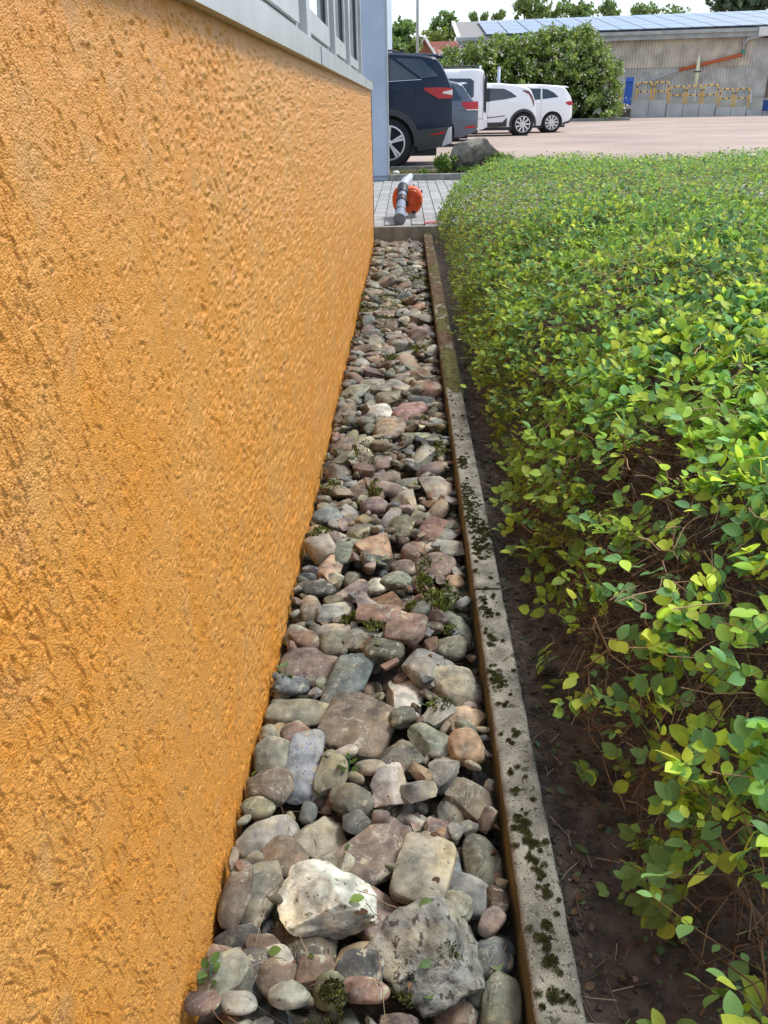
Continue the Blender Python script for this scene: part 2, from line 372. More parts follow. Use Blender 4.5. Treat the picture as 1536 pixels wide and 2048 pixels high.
# ------------------------------------------------------------------ building
bld = thing('building', 'building with orange grooved stucco base, aluminium sill and grey windows along the left side', 'building', (0, 0, 0))
def stucco():
    c = .0036; Yv = [.22]
    while Yv[-1] < BY + .04: Yv.append(Yv[-1] + max(.0011, c * Yv[-1] ** 2 * (1 if Yv[-1] < 2 else 1.05)))
    Yv = np.array(Yv); Zv = np.arange(-.14, 1.1325, .00222)
    Y, Z = np.meshgrid(Yv, Zv, indexing='ij'); dY = np.gradient(Yv)
    h = .0022 * (fbm(np.stack([Y * 55, Z * 45], -1), 3, 5) - .5) + .0030 * (fbm(np.stack([Y * 9, Z * 5], -1), 3, 8) - .5)
    grit = fbm(np.stack([Y * 260, Z * 240], -1), 2, 2); h = h + .0010 * (grit - .5)
    gsc = fbm(np.stack([Y * 120, Z * 50], -1), 2, 31); h = h - .0005 * np.clip(gsc - .62, 0, .2) / .2
    groove_bounce = np.zeros_like(h); GV = np.zeros_like(h); RM = np.zeros_like(h)
    rg = np.random.default_rng(3)
    def stroke(y0, z0, R, a0, da, wd, dep):
        # arc of radius R through (y0,z0), angles a0..a0+da about its centre
        cy, cz = y0 - R * math.cos(a0), z0 - R * math.sin(a0)
        aa = a0 + da * np.linspace(0, 1, 7); py = cy + R * np.cos(aa); pz = cz + R * np.sin(aa)
        ia, ib = np.searchsorted(Yv, [py.min() - .008, py.max() + .008]); ja, jb = np.searchsorted(Zv, [pz.min() - .008, pz.max() + .008])
        if ib - ia < 1 or jb - ja < 2: return
        yy, zz = Y[ia:ib, ja:jb], Z[ia:ib, ja:jb]
        r = np.hypot(yy - cy, zz - cz) - R; an = np.arctan2(zz - cz, yy - cy)
        t = ((an - a0) * np.sign(da)) % (2 * PI); t = np.where(t > PI + abs(da) / 2, t - 2 * PI, t) / abs(da)
        end = np.clip(np.minimum(t, 1 - t) * 5 + .15, 0, 1); end = np.where((t > 0) & (t < 1), np.sqrt(end), 0)
        wv = np.maximum(wd, dY[ia:ib, None] * .55) * (.7 + .6 * np.sin(t * 9 + y0 * 50))
        wv = np.clip(wv, wd * .5, None)
        dep = dep * np.clip(wv / wd, 1, 4) ** .45
        g = np.exp(-(r / wv) ** 2) * end * dep
        rim = np.exp(-((np.abs(r) - wv * 2.0) / (wv * 1.1)) ** 2) * end * dep * .75
        GV[ia:ib, ja:jb] = np.maximum(GV[ia:ib, ja:jb], g); RM[ia:ib, ja:jb] = np.maximum(RM[ia:ib, ja:jb], rim)
        groove_bounce[ia:ib, ja:jb] = np.maximum(groove_bounce[ia:ib, ja:jb], np.minimum(g / .0017, 1))  # mask for the bounced light painted into the grooves
    for n_, ya, yb in ((12500, .25, 2.3), (11000, 2.3, BY)):
        for _ in range(n_):
            y0 = rg.uniform(ya, yb) if ya > 2 else .25 + (yb - .25) * rg.random() ** 1.25
            z0 = rg.uniform(-.14, 1.125)
            cl = vnoise(np.array([y0 * 5, z0 * 4]), 77)
            if rg.random() > .35 + cl * .6: continue
            k = rg.random(); wd_ = rg.uniform(.0008, .0014)
            if k < .42:    # long drag marks bowing out to the right
                R = rg.uniform(.030, .13); ln = rg.uniform(.016, .060); mid = rg.normal(.24, .26); da = ln / R
            elif k < .84:  # arches and hooks left by the trowel
                R = rg.uniform(.005, .017); da = rg.uniform(1.1, 2.6); mid = rg.normal(.95, .55)
            else:
                R = rg.uniform(.008, .05); da = rg.uniform(.4, 1.2); mid = rg.uniform(0, 2 * PI)
            da = min(da, 2.6); a0 = mid - da / 2
            stroke(y0, z0, R, a0, da, wd_, rg.uniform(.0009, .0021))
    # pits
    pit = vnoise(np.stack([Y * 190, Z * 150], -1), 12); h -= .0010 * np.clip(pit - .8, 0, .2) / .2
    h = h - GV + RM * np.clip(1 - GV / .0007, 0, 1)
    Xw = WX + h; V = np.stack([Xw, Y, Z], -1).reshape(-1, 3)
    col = np.zeros((len(V), 3)); col[:, 0] = np.clip(groove_bounce.ravel() * .25, 0, .10)
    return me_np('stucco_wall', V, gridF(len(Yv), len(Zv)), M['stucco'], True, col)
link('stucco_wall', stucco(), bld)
# end face and body behind the stucco, dark corner profile
b = MB(); b.box((-2.6, -3, -.2), (WX - .012, BY + .035, 1.126)); b.build('wall_core', M['stucco'], bld)
b = MB(); b.box((WX - .01, BY + .042, -.1), (WX + .004, BY + .048, 1.126)); b.build('corner_bead', M['gasket'], bld)
# sill
SXo, SZ0, SZ1 = WX + .021, 1.1275, 1.182
for k, (ya, yb) in enumerate(((-1.5, .55), (.553, 3.0), (3.003, 5.2), (5.203, 6.2), (6.203, 7.44))):
    b = MB(); zt = SZ1
    prof = [(SXo, SZ0), (SXo, zt), (SXo - .004, zt + .003), (WX - .10, zt + .02), (WX - .10, zt + .01), (SXo - .006, zt - .006), (SXo - .006, SZ0 + .004), (WX - .01, SZ0 + .004), (WX - .01, SZ0)]
    n = len(prof); V = [(x, y, z) for y in (ya, yb) for x, z in prof]
    b.add(V, [(i, (i + 1) % n, n + (i + 1) % n, n + i) for i in range(n)] + [tuple(range(n))[::-1], tuple(range(n, 2 * n))])
    b.build('sill_section', M['metal'], bld)
b = MB(); b.box((WX - .02, 7.443, SZ0 - .004), (SXo + .004, 7.449, SZ1 + .022)); b.build('sill_end_cap', M['metal'], bld)
# joint covers on the sill
for y in (3.0, 6.2):
    b = MB(); b.box((SXo + .001, y - .055, SZ0), (SXo + .003, y + .055, SZ1 - .002)); b.build('sill_joint_plate', M['satin'], bld)
# windows (plane behind the sill)
WPX = WX - .075
def window(y0, y1, z0=1.197, z1=2.5, low=.075):
    """outer frame y0..y1 with an inner sash and a pane"""
    f = MB(); fw = .055
    f.box((WPX - .06, y0, z0), (WPX, y1, z0 + fw)); f.box((WPX - .06, y0, z1 - fw), (WPX, y1, z1))
    f.box((WPX - .06, y0, z0 + fw), (WPX, y0 + fw, z1 - fw)); f.box((WPX - .06, y1 - fw, z0 + fw), (WPX, y1, z1 - fw))
    fr = f.build('window_frame', M['metal'], bld)
    a, bb, c, d = y0 + fw + .006, y1 - fw - .006, z0 + fw + .006, z1 - fw - .006; s = MB(); sw = .07; X1 = WPX + .012
    s.box((WPX - .04, a, c), (X1, bb, c + low)); s.box((WPX - .04, a, d - sw), (X1, bb, d))
    s.box((WPX - .04, a, c + low), (X1, a + sw, d - sw)); s.box((WPX - .04, bb - sw, c + low), (X1, bb, d - sw))
    s.build('sash', M['metal'], fr)
    g = MB(); g.box((WPX - .045, a - .006, c - .006), (WPX - .040, bb + .006, d + .006)); g.build('rebate_gap', M['frame_dark'], fr)
    k = MB(); q = .006
    for (ya, yb, za, zb) in ((a + sw, bb - sw, c + low, c + low + q), (a + sw, bb - sw, d - sw - q, d - sw), (a + sw, a + sw + q, c + low + q, d - sw - q), (bb - sw - q, bb - sw, c + low + q, d - sw - q)):
        k.box((WPX - .008, ya, za), (WPX + .001, yb, zb))
    k.build('gasket', M['gasket'], fr)
    p = MB(); p.box((WPX - .014, a + sw + .001, c + low + .001), (WPX - .009, bb - sw - .001, d - sw - .001)); p.build('pane', M['window_glass'], fr)
window(-1.4, .9); window(.98, 3.20); window(3.32, 4.42); window(4.52, 5.55)
for (ya, yb) in ((.90, .98), (3.20, 3.32), (4.42, 4.52), (5.55, 5.66), (7.0, 7.08)):
    b = MB(); b.box((WPX - .07, ya + .002, 1.19), (WPX + .03, yb - .002, 2.6)); b.build('mullion', M['metal'], bld)
window(5.68, 6.98, low=.05)
b = MB(); b.box((WPX - .08, 7.082, 1.19), (WPX - .02, 7.44, 2.6)); b.build('end_stile', M['panel'], bld)
b = MB(); b.box((-2.6, -3, 2.505), (WX + .02, 7.46, 2.9)); b.build('fascia', M['panel'], bld)
b = MB(); b.box((-2.6, -3, 1.12), (-2.55, 7.4, 2.5)); b.build('back_wall', M['room'], bld)
# blue grey panel at the entrance, facing the strip
PX = ony(777, 362, 12.6)[0]
for k in range(2):
    b = MB(); b.box((PX - 1.5 * (k + 1) + .006, 12.62, ZP), (PX - 1.5 * k, 12.9, 3.6), bev=0); b.build('cladding_panel', M['panel'], bld)
b = MB(); b.box((PX - .004, 12.602, ZP), (PX + .012, 12.9, 3.6)); b.build('panel_edge_profile', M['metal'], bld)
b = MB(); b.box((PX - 3, 12.905, ZP), (PX - .03, 20, 3.6)); b.build('entrance_block', M['panel'], bld)

# ------------------------------------------------------------------ kerbs
kerb = link('kerb', None, kind='structure')
ys_k = [-.40, .595, 1.61, 2.62, 3.62, 4.62, 5.62, 6.62, BY - .004]
for i in range(len(ys_k) - 1):
    a, bq = ys_k[i] + .002, ys_k[i + 1] - .002
    nx, ny = 14, int((bq - a) / (.008 if bq < 3 else .02)); u = np.linspace(K0, K1, nx); v = np.linspace(a, bq, ny)
    U, Vv = np.meshgrid(u, v, indexing='ij')
    e = np.minimum(U - K0, K1 - U); e2 = np.minimum(Vv - a, bq - Vv)
    Z = -.006 * np.clip(1 - e / .006, 0, 1) ** 2 - .005 * np.clip(1 - e2 / .006, 0, 1) + .0022 * (fbm(np.stack([U * 90, Vv * 90], -1), 3, 4) - .5) + random.uniform(-.0015, .0015)
    edge = .003 * (fbm(np.stack([U * 0 + 3, Vv * 30], -1), 3, 6) - .5)
    U2 = U + np.where(U > K1 - .004, edge, 0) + np.where(U < K0 + .004, edge * .6, 0)
    V = np.stack([U2, Vv, Z], -1).reshape(-1, 3); n = len(V)
    # skirts
    L0 = np.arange(ny); R0 = (nx - 1) * ny + np.arange(ny)
    VL = V[L0].copy(); VL[:, 2] = -.2; VR = V[R0].copy(); VR[:, 2] = -.2
    VV = np.concatenate([V, VL, VR]); li = n + np.arange(ny); ri = n + ny + np.arange(ny)
    FL = np.stack([L0[:-1], L0[1:], li[1:], li[:-1]], -1); FR = np.stack([R0[1:], R0[:-1], ri[:-1], ri[1:]], -1)
    top = gridF(nx, ny)
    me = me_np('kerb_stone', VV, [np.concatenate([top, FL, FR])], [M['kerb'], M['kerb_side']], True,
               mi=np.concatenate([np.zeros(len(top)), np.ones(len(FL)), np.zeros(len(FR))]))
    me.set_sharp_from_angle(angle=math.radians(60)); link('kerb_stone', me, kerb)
b = MB(); b.box((WX + .003, BY, -.2), (.2, BY + .06, ZP + .004), bev=.004)
edge1 = link('edging_board', b.mesh('edging_board', M['concrete']), kind='structure')
b = MB(); b.box((.203, BY, -.2), (1.3, BY + .06, ZP + .004), bev=.004); link('edging_stone', b.mesh('edging_stone', M['concrete']), edge1)

# ------------------------------------------------------------------ stones
def ico(sub):
    import bmesh
    bm = bmesh.new(); bmesh.ops.create_icosphere(bm, subdivisions=sub, radius=1)
    V = np.array([v.co[:] for v in bm.verts]); Fq = np.array([[v.index for v in f.verts] for f in bm.faces]); bm.free(); return V, Fq
ICO = {k: ico(k) for k in (1, 2, 3, 4, 5)}
def rock(kind, dims, seed, sub):
    """dims = full (x,y,z) size; kind r rounded, a angular, s slab"""
    V, Fq = ICO[sub]; V = V.copy(); rg = np.random.default_rng(seed)
    if kind == 'r':
        e = 2.3; V = V / (np.abs(V) ** e).sum(1, keepdims=True) ** (1 / e)
        npl, dl, dh = 5, .74, .95
    elif kind == 'a':
        e = 3.2; V = V / (np.abs(V) ** e).sum(1, keepdims=True) ** (1 / e); npl, dl, dh = 8, .46, .80
    else:
        e = 7; V = V / (np.abs(V) ** e).sum(1, keepdims=True) ** (1 / e); npl, dl, dh = 4, .9, 1.05
    k1 = rg.uniform(-9, 9, 3)
    V *= (1 + (.34 if kind != 's' else .12) * (fbm(V * 1.3 + k1, 2, seed) - .5))[:, None]
    for _ in range(npl):
        n = rg.normal(size=3); n /= np.linalg.norm(n); d = rg.uniform(dl, dh); pr = V @ n
        ex = np.clip(pr - d, 0, None); V -= np.outer(ex * (.97 if kind == 'a' else .8), n)
    nn = V / np.linalg.norm(V, axis=1, keepdims=True)
    if sub >= 3:
        amp = {'r': .05, 'a': .15, 's': .05}[kind]
        V += nn * (amp * (fbm(V * 5 + k1, 4, seed + 5, .55) - .5))[:, None]
    mn, mxx = V.min(0), V.max(0); V = (V - (mn + mxx) / 2) / (mxx - mn)
    return V * np.array(dims), Fq
COLS = dict(olive=(.19, .18, .11), greyolive=(.23, .22, .155), blue=(.21, .27, .315), brown=(.19, .125, .09), mauve=(.21, .135, .12), dkolive=(.10, .095, .06),
  grey=(.24, .235, .205), ltgrey=(.33, .32, .27), stain=(.34, .27, .18), tan=(.30, .20, .12), slate=(.115, .13, .145), slateblue=(.15, .18, .20),
  dkgreen=(.13, .14, .10), beige=(.33, .29, .215), pale=(.42, .39, .31), orange=(.43, .25, .12), dkbrown=(.10, .06, .035), white=(.66, .61, .51),
  moss=(.13, .14, .065), rust=(.22, .115, .065), ochre=(.28, .215, .11), green=(.21, .23, .155), cream=(.52, .48, .37), yellow=(.48, .36, .19),
  redbr=(.25, .13, .09), pink=(.33, .22, .195), red=(.26, .075, .075), rose=(.34, .15, .14), dark=(.075, .075, .065), mossgrey=(.19, .20, .13), dkslate=(.06, .065, .07))
# cx, cy, w, h (photo scale), turn, shape, colour, label
ST = [
(541,1505,80,78,0,'r','greyolive','rounded pale olive stone beside the wall, left of the blue grey block'),
(607,1521,68,112,88,'s','blue','blue grey upright block with smooth top between two rounded stones by the wall'),
(521,1567,92,72,10,'r','brown','rounded mauve brown stone touching the wall below the pale olive one'),
(516,1613,66,38,5,'r','olive','small flat olive stone tucked under the mauve brown stone at the wall'),
(519,1649,122,50,33,'r','ltgrey','long flat light grey stone lying slantwise with its end at the wall'),
(640,1643,98,98,-10,'a','stain','jagged beige stone with orange rust stains, right of the long flat grey one'),
(566,1696,112,72,-52,'r','tan','smooth tan brown pillow shaped stone below the rust stained one'),
(649,1716,66,68,0,'a','mossgrey','small squarish mossy grey stone between the tan pillow stone and the dark slab'),
(757,1685,155,88,42,'s','mauve','large rough mauve brown slab lying aslant in the middle of the strip'),
(715,1630,62,42,0,'a','slate','small slate grey stone peeping out above the mauve brown slab'),
(704,1590,90,60,-12,'r','dkgreen','dark green grey rounded stone above the small slate stone'),
(776,1576,72,70,20,'a','pale','pale beige five sided stone in the middle, beside a twig'),
(836,1593,72,44,-20,'a','grey','narrow cracked grey stone right of the pale five sided stone'),
(848,1743,106,118,75,'s','beige','big squarish beige grey block with a flat face, right of the mauve slab'),
(903,1594,54,68,80,'a','greyolive','pale olive square stone standing among stones near the kerb'),
(950,1597,92,68,55,'a','olive','olive grey wedge shaped stone leaning beside the kerb'),
(887,1541,60,70,70,'a','grey','grey flat topped stone below the round orange one'),
(933,1504,70,64,0,'r','orange','round orange tan stone with a dimple, close to the kerb'),
(793,1497,100,90,30,'a','dkgreen','dark olive green angular stone under the brown square slab'),
(856,1472,84,70,50,'a','green','pale green flat stone with pointed top right of the dark olive angular stone'),
(967,1702,74,90,-80,'r','olive','olive brown smooth stone standing upright against the kerb'),
(906,1713,42,76,85,'a','slateblue','narrow slate blue stone between the beige block and the kerb side stones'),
(942,1776,82,96,60,'r','grey','grey speckled rough rounded stone by the kerb below the olive brown one'),
(912,1810,74,70,0,'a','beige','beige stone with a chipped corner above the big pitted rock'),
(997,1796,42,64,90,'r','dkbrown','dark brown glossy stone wedged against the kerb'),
(986,1893,82,72,20,'r','slate','dark slate rounded stone with a white mark, right of the pitted rock'),
(654,1818,172,118,-28,'a','white','bright white jagged rock, the whitest in the strip, with a leaf sprig on top'),
(735,1800,140,84,-35,'s','mauve','purple mauve layered slab half hidden behind the white rock'),
(865,1920,232,214,-20,'a','grey','big pitted grey rock with a dark green moss patch, largest in the foreground'),
(516,1771,92,124,80,'r','mossgrey','egg shaped mossy grey stone left of the white rock'),
(441,1783,58,118,84,'r','brown','upright brown grey stone pressed against the wall left of the mossy egg'),
(474,1862,90,58,8,'r','dark','dark grey rounded stone under the mossy egg shaped one'),
(605,1862,160,108,-58,'r','dkolive','large dark olive smooth boulder partly covered by the white rock'),
(527,1879,46,60,60,'a','rust','small rust orange stone left of the large dark olive boulder'),
(555,1920,60,64,30,'a','pale','small pale lichen spotted stone below the rust orange one'),
(715,1900,108,68,25,'r','ochre','ochre grey flattened stone between white rock and pitted rock'),
(428,1928,104,120,-70,'a','tan','tan stone with a dark split side at the wall near the bottom'),
(496,1965,80,116,75,'r','dark','dark grey curved stone right of the tan split stone'),
(455,1995,110,92,25,'a','green','large green grey stone at the bottom left in front of the dark curved one'),
(560,1978,78,84,60,'r','brown','brown rounded stone in the bottom row left of the reddish one'),
(636,1975,76,72,-10,'a','rust','reddish grey angular stone in the bottom row'),
(722,1968,88,60,-8,'s','dkslate','nearly black slate block with a white line, left of the pitted rock foot'),
(732,2018,92,46,-5,'r','redbr','rust brown flat stone under the black slate block'),
(582,2024,78,50,10,'r','ltgrey','light grey rounded stone at the bottom edge left of the mossy one'),
(664,2016,66,60,0,'r','moss','small stone covered in green moss at the bottom edge'),
(483,2042,70,40,0,'r','ltgrey','light grey stone cut by the bottom edge on the left'),
(908,1996,96,92,-15,'a','brown','grey brown blocky stone right of the pitted rock foot'),
(1006,1985,78,112,85,'r','green','long smooth pale green stone with pink ends, carrying a fallen leaf by the kerb'),
(1008,2044,66,36,0,'r','ochre','ochre stone at the bottom edge next to the kerb'),
(400,2044,70,40,0,'r','mauve','mauve stone in the bottom left corner of the strip at the wall'),
(715,1440,148,112,-18,'s','brown','large square brown sandstone slab, flat on top, in the middle of the strip'),
(589,1401,138,60,4,'r','greyolive','wide flat lichen spotted grey stone beside the wall above the pale olive one'),
(607,1309,118,72,-5,'r','mauve','large oval mauve brown stone with a notch, touching the wall'),
(695,1351,112,74,72,'a','slateblue','smooth slate blue wedge standing behind the square brown slab'),
(807,1374,78,104,82,'a','cream','cream grey smooth block standing right of the slate blue wedge'),
(910,1363,94,80,0,'a','beige','crusty pale beige stone beside the kerb above the knobby yellow one'),
(850,1332,84,78,30,'a','grey','crusty grey beige stone behind the cream block'),
(934,1425,76,62,-15,'r','yellow','knobby yellow beige stone with pits near the kerb'),
(580,1355,72,38,10,'r','slate','small blue grey stone at the wall between the oval and the wide flat one'),
(592,1448,64,46,-20,'a','redbr','small red brown pointed stone under the wide flat lichen stone'),
(670,1281,60,46,0,'r','olive','olive rounded stone right of the large oval mauve one'),
(766,1310,82,48,10,'r','dkolive','olive brown long stone above the cream block'),
(812,1278,76,46,-12,'s','redbr','red brown brick like slab in the middle of the strip'),
(902,1277,66,44,10,'r','olive','olive grey oval stone near the kerb above the crusty beige one'),
(914,1232,84,38,-62,'r','green','slim green grey stone leaning upright at the kerb beside moss'),
(797,1226,72,50,8,'a','white','small white and yellow rock, second whitest, above the brick like slab'),
(742,1207,54,56,60,'a','pink','pink mauve triangular stone left of the small white rock'),
(670,1207,78,36,15,'a','ltgrey','flat grey stone with an ochre end, left of the pink triangular one'),
(621,1199,44,44,0,'r','ochre','small round yellow grey stone left of the flat grey and ochre one'),
(707,1165,62,50,-20,'a','pink','pale pink speckled stone above the pink triangular one'),
(754,1156,42,32,-20,'r','cream','small whitish rounded pebble right of the pale pink speckled stone'),
(793,1148,58,42,-10,'a','green','grey green shiny flaked stone left of the dark red one'),
(849,1158,50,32,-5,'a','red','dark crimson red stone, the reddest in the strip'),
(910,1149,37,22,0,'r','orange','small egg shaped orange pebble against the kerb'),
(656,1127,48,52,70,'a','orange','orange tipped stone with a green base left of the round speckled one'),
(690,1091,58,66,80,'r','green','round green grey speckled stone left of the big orange tan one'),
(750,1088,80,64,-15,'a','orange','big orange tan stone with a carved looking face'),
(808,1119,54,36,10,'r','brown','brown oval stone right of and below the big orange tan one'),
(871,1118,80,56,-8,'r','mauve','large brown mauve rounded stone near the kerb above the crimson one'),
(859,1083,46,24,6,'a','pale','small pale stone on top of the large brown mauve one'),
(828,1195,50,54,-60,'a','redbr','red brown wedge between the small white rock and the moss'),
(673,1248,82,38,-8,'r','ltgrey','light grey low rounded stone above the olive stone'),
(580,1253,50,42,35,'a','grey','grey pointed stone beside the wall above the large oval one'),
(610,1260,48,44,60,'a','brown','brown splintered stone right of the grey pointed one at the wall'),
(631,1162,76,30,-5,'r','dark','dark grey flat stone near the wall, left of the pale pink speckled one'),
(869,963,66,46,-4,'a','beige','beige block with a brown underside set against the kerb'),
(816,986,52,56,20,'a','beige','pale beige rough stone left of the block at the kerb'),
(750,994,56,30,-8,'r','mauve','mauve stone left of the pale beige rough one'),
(672,974,36,38,60,'a','ochre','ochre stone with a tuft of moss near the wall'),
(707,1029,50,46,-30,'a','pink','mauve grey cracked stone below the ochre mossy one'),
(805,1037,52,40,0,'r','moss','green mossy rounded stone in the middle of the strip'),
(645,1017,58,30,20,'r','slateblue','blue grey long stone at the wall beside the mauve grey cracked one'),
(758,1256,86,24,-6,'s','redbr','thin brown bar shaped stone above the brick like slab'),
(840,1246,46,30,35,'r','dkgreen','dark olive stone leaning beside the small white rock'),
(816,813,56,40,-25,'r','rose','rose red rounded stone, the pinkest further back in the strip'),
(760,813,48,30,-22,'r','cream','cream white flat stone left of the rose red one'),
(779,848,60,44,-15,'r','tan','brown block shaped stone directly below the rose red one'),
(833,862,57,24,8,'a','green','pale grey green wedge right of the brown block below the rose stone'),
(707,770,48,36,-18,'a','green','grey green slab shaped stone at the wall in the middle distance'),
(748,759,60,34,-20,'a','grey','grey brown sloping stone right of the grey green slab'),
(800,769,38,32,50,'a','ltgrey','light grey tilted stone right of the grey brown sloping one'),
(686,881,50,26,-8,'r','mauve','mauve flat stone near the wall below the brown upright one'),
(681,818,36,54,75,'r','brown','brown upright stone at the wall level with the rose red one'),
(843,656,50,24,4,'r','mauve','brown mauve long stone against the mossy part of the kerb'),
(776,689,28,22,0,'r','pink','small pinkish tan stone in the distant middle of the strip'),
(792,477,36,26,-25,'a','tan','tan angular stone at the far end below the concrete board'),
(825,474,36,20,5,'a','grey','grey broad stone at the far end right of the tan angular one'),
(834,565,30,17,-5,'r','dark','dark slate oval stone in the far part near the kerb'),
(857,603,14,12,0,'r','dkslate','tiny blue black pebble against the far mossy kerb'),
]
for _k, _c in COLS.items():
    _c = np.array(_c); _g = _c.mean(); COLS[_k] = tuple((_c * .62 + _g * .38 * np.array([.98, 1.0, .93])) * (.84 if _k not in ('white', 'cream') else .92))
# height map of the bed: everything is dropped on it
GX0, GY0, GS = -.36, .3, .004
HM = np.full((int(.6 / GS), int(7.4 / GS)), -.108)
def drop(x, y, V, sink=.3):
    """lowest z at which rock V (n,3 local) rests on the height map, then update it"""
    lo = V[V[:, 2] < 0]; hi = V[V[:, 2] >= 0]
    def idx(P): return (np.clip(((P[:, 0] + x - GX0) / GS).astype(int), 0, HM.shape[0] - 1), np.clip(((P[:, 1] + y - GY0) / GS).astype(int), 0, HM.shape[1] - 1))
    il = idx(lo); need = HM[il] - lo[:, 2]; z = np.percentile(need, 96) if len(need) else 0
    z = z - sink * V[:, 2].max()
    ih = idx(hi); np.maximum.at(HM, ih, hi[:, 2] + z)
    return z
def jit(c, k=.12, rg=RNG):
    c = np.array(c) * (1 + rg.uniform(-k, k)) * (1 + rg.uniform(-.05, .05, 3)); return tuple(c)
bed = link('stone_bed', None, kind='structure')
# base soil between the stones
xs = np.linspace(WX - .006, K0 + .004, 40); ys = np.linspace(.2, BY + .01, 500); gx, gy = np.meshgrid(xs, ys, indexing='ij')
bz = -.106 + .024 * (fbm(np.stack([gx * 12, gy * 12], -1), 3, 21) - .5)
link('grit_layer', me_np('grit_layer', np.stack([gx, gy, bz], -1).reshape(-1, 3), gridF(40, 500), M['bed'], True), bed, kind='stuff')
stuffV, stuffF, stuffC = [], [], []; stn = 0
def add_stuff(V, Fq, c):
    global stn
    stuffV.append(V); stuffF.append(Fq + stn); stuffC.append(np.tile(np.array(c), (len(V), 1))); stn += len(V)
CK = ['olive', 'greyolive', 'brown', 'mauve', 'grey', 'ltgrey', 'tan', 'slate', 'dkgreen', 'beige', 'grey', 'olive', 'greyolive', 'rust', 'ochre', 'green', 'dark', 'pink', 'dkolive', 'redbr', 'grey', 'slateblue', 'pale', 'brown']
def rotm(V, rz, rx=0, ry=0):
    R = np.array(Euler((rx, ry, 0)).to_matrix()) ; R2 = np.array(Matrix.Rotation(rz, 3, 'Z')); return V @ R.T @ R2.T
def clampx(x, V): return min(max(x, WX + .004 - V[:, 0].min()), K0 - .002 - V[:, 0].max())
# under layer
for i in range(1700):
    x = RNG.uniform(WX, K0); y = .35 + (BY - .4) * RNG.random() ** .95
    s = RNG.uniform(.022, .055); sub = 2
    V, Fq = rock('r' if RNG.random() < .5 else 'a', (s, s * RNG.uniform(.6, 1), s * RNG.uniform(.5, .7)), 1000 + i % 60, sub)
    V = rotm(V, RNG.uniform(0, 6.3), RNG.normal(0, .3), RNG.normal(0, .3)); x = clampx(x, V)
    z = drop(x, y, V, .3)
    if z > -.066: z = -.066
    add_stuff(V + [x, y, z], Fq, jit(COLS[CK[RNG.integers(len(CK))]]))
HM = np.minimum(HM, -.07)
placed = []; HE = []
def hero_xy(cx, cy): p = onz(cx, cy, -.045); return p[0], p[1]
ORD = sorted(range(len(ST)), key=lambda i: ST[i][2] * ST[i][3] * (1 + (1 if ST[i][7].startswith(('bright white', 'big pitted', 'large square')) else 0)))
ORD = sorted(range(len(ST)), key=lambda i: (any(k in ST[i][7] for k in ('bright white', 'big pitted', 'large square', 'beige grey block')), -ST[i][1]))
ORD = sorted(range(len(ST)), key=lambda i: (ST[i][7].startswith(('bright white', 'big pitted', 'large square', 'big squarish', 'small pale stone on'))))
for i in ORD:
    cx, cy, pw, ph, ang, kd, ck, lab = ST[i]
    x, y = hero_xy(cx, cy); dv = .895 * y + .447 * (H + .045); th = math.atan2(H + .045, y)
    # apparent axes
    a = math.radians(ang); wa, ha = pw * dv / F, ph * dv / F
    Hh = {'r': .62, 'a': .62, 's': .36}[kd] * min(wa, ha * 1.15)
    if abs(ang) > 45 and not (kd == 's' and False):   # long axis runs up the picture
        if abs(ang) >= 62 or kd == 'a': la, lb = (pw, ph) if pw < ph else (ph, pw); wx_, ly = min(pw, ph) * dv / F, max(pw, ph) * dv / F
        else: wx_, ly = pw * dv / F, ph * dv / F
        Hh = {'r': .62, 'a': .62, 's': .36}[kd] * min(wx_, ly)
    else: wx_, ly = wa, ha
    L_ = math.sqrt(max(ly ** 2 - (Hh * math.cos(th)) ** 2, (.45 * ly) ** 2)) / math.sin(th) if abs(ang) <= 45 or True else ly
    L_ = min(max(L_, wx_ * .55), wx_ * 1.9 + .01 if abs(ang) <= 45 else wx_ * 2.4)
    if abs(ang) >= 62: rz = math.radians(ang - 90 if ang > 0 else ang + 90)
    elif abs(ang) > 45: rz = a
    else: rz = a
    sub = 5 if pw * ph > 15000 else (4 if pw * ph > 3200 else 3)
    bm_ = 1.14 if 'bright white' in lab else .90 if 'big pitted' in lab or 'large square' in lab else 1.0; V, Fq = rock(kd, (wx_ * 1.08 * bm_, L_ * 1.05 * bm_, Hh), 31 * i + (9 if bm_ > 1 else 5), sub)
    if 'big pitted' in lab:
        nn = V / np.linalg.norm(V, axis=1, keepdims=True); V = V + nn * (.030 * (fbm(V * 28 + 5, 4, 44, .6) - .5))[:, None]
    if 'bright white' in lab:
        nn = V / np.linalg.norm(V, axis=1, keepdims=True); V = V + nn * (.016 * (fbm(V * 22, 3, 45) - .5))[:, None]
    if 'knobby' in lab or 'crusty' in lab or 'jagged beige' in lab:
        nn = V / np.linalg.norm(V, axis=1, keepdims=True); V = V + nn * (.010 * (fbm(V * 40, 3, 46) - .5))[:, None]
    V = rotm(V, rz, RNG.normal(.12, .10), RNG.normal(0, .08)); x = clampx(x, V)
    z = drop(x, y, V, .35); tall = any(q in lab for q in ('bright white', 'big pitted', 'large square', 'big squarish', 'slate blue wedge'))
    vz = V[:, 2].max(); z = max(min(z, ((.05 if 'bright white' in lab else .035) if tall else .004) - vz), -.055 - vz)
    me = me_np('stone', V, Fq, M['rock_pitted'] if 'pitted grey' in lab else M['stone'], True)
    if kd != 'r' and 'pitted grey' not in lab: me.set_sharp_from_angle(angle=math.radians(34))
    o = thing('stone', lab, 'stone', (x, y, z), 0, 'stones lying in the strip beside the wall', me)
    o.color = (*jit(COLS[ck], .04), 1); placed.append((x, y, (wx_ + L_) / 4 * .92)); HE.append((x, y, wx_ / 2, L_ / 2, rz))
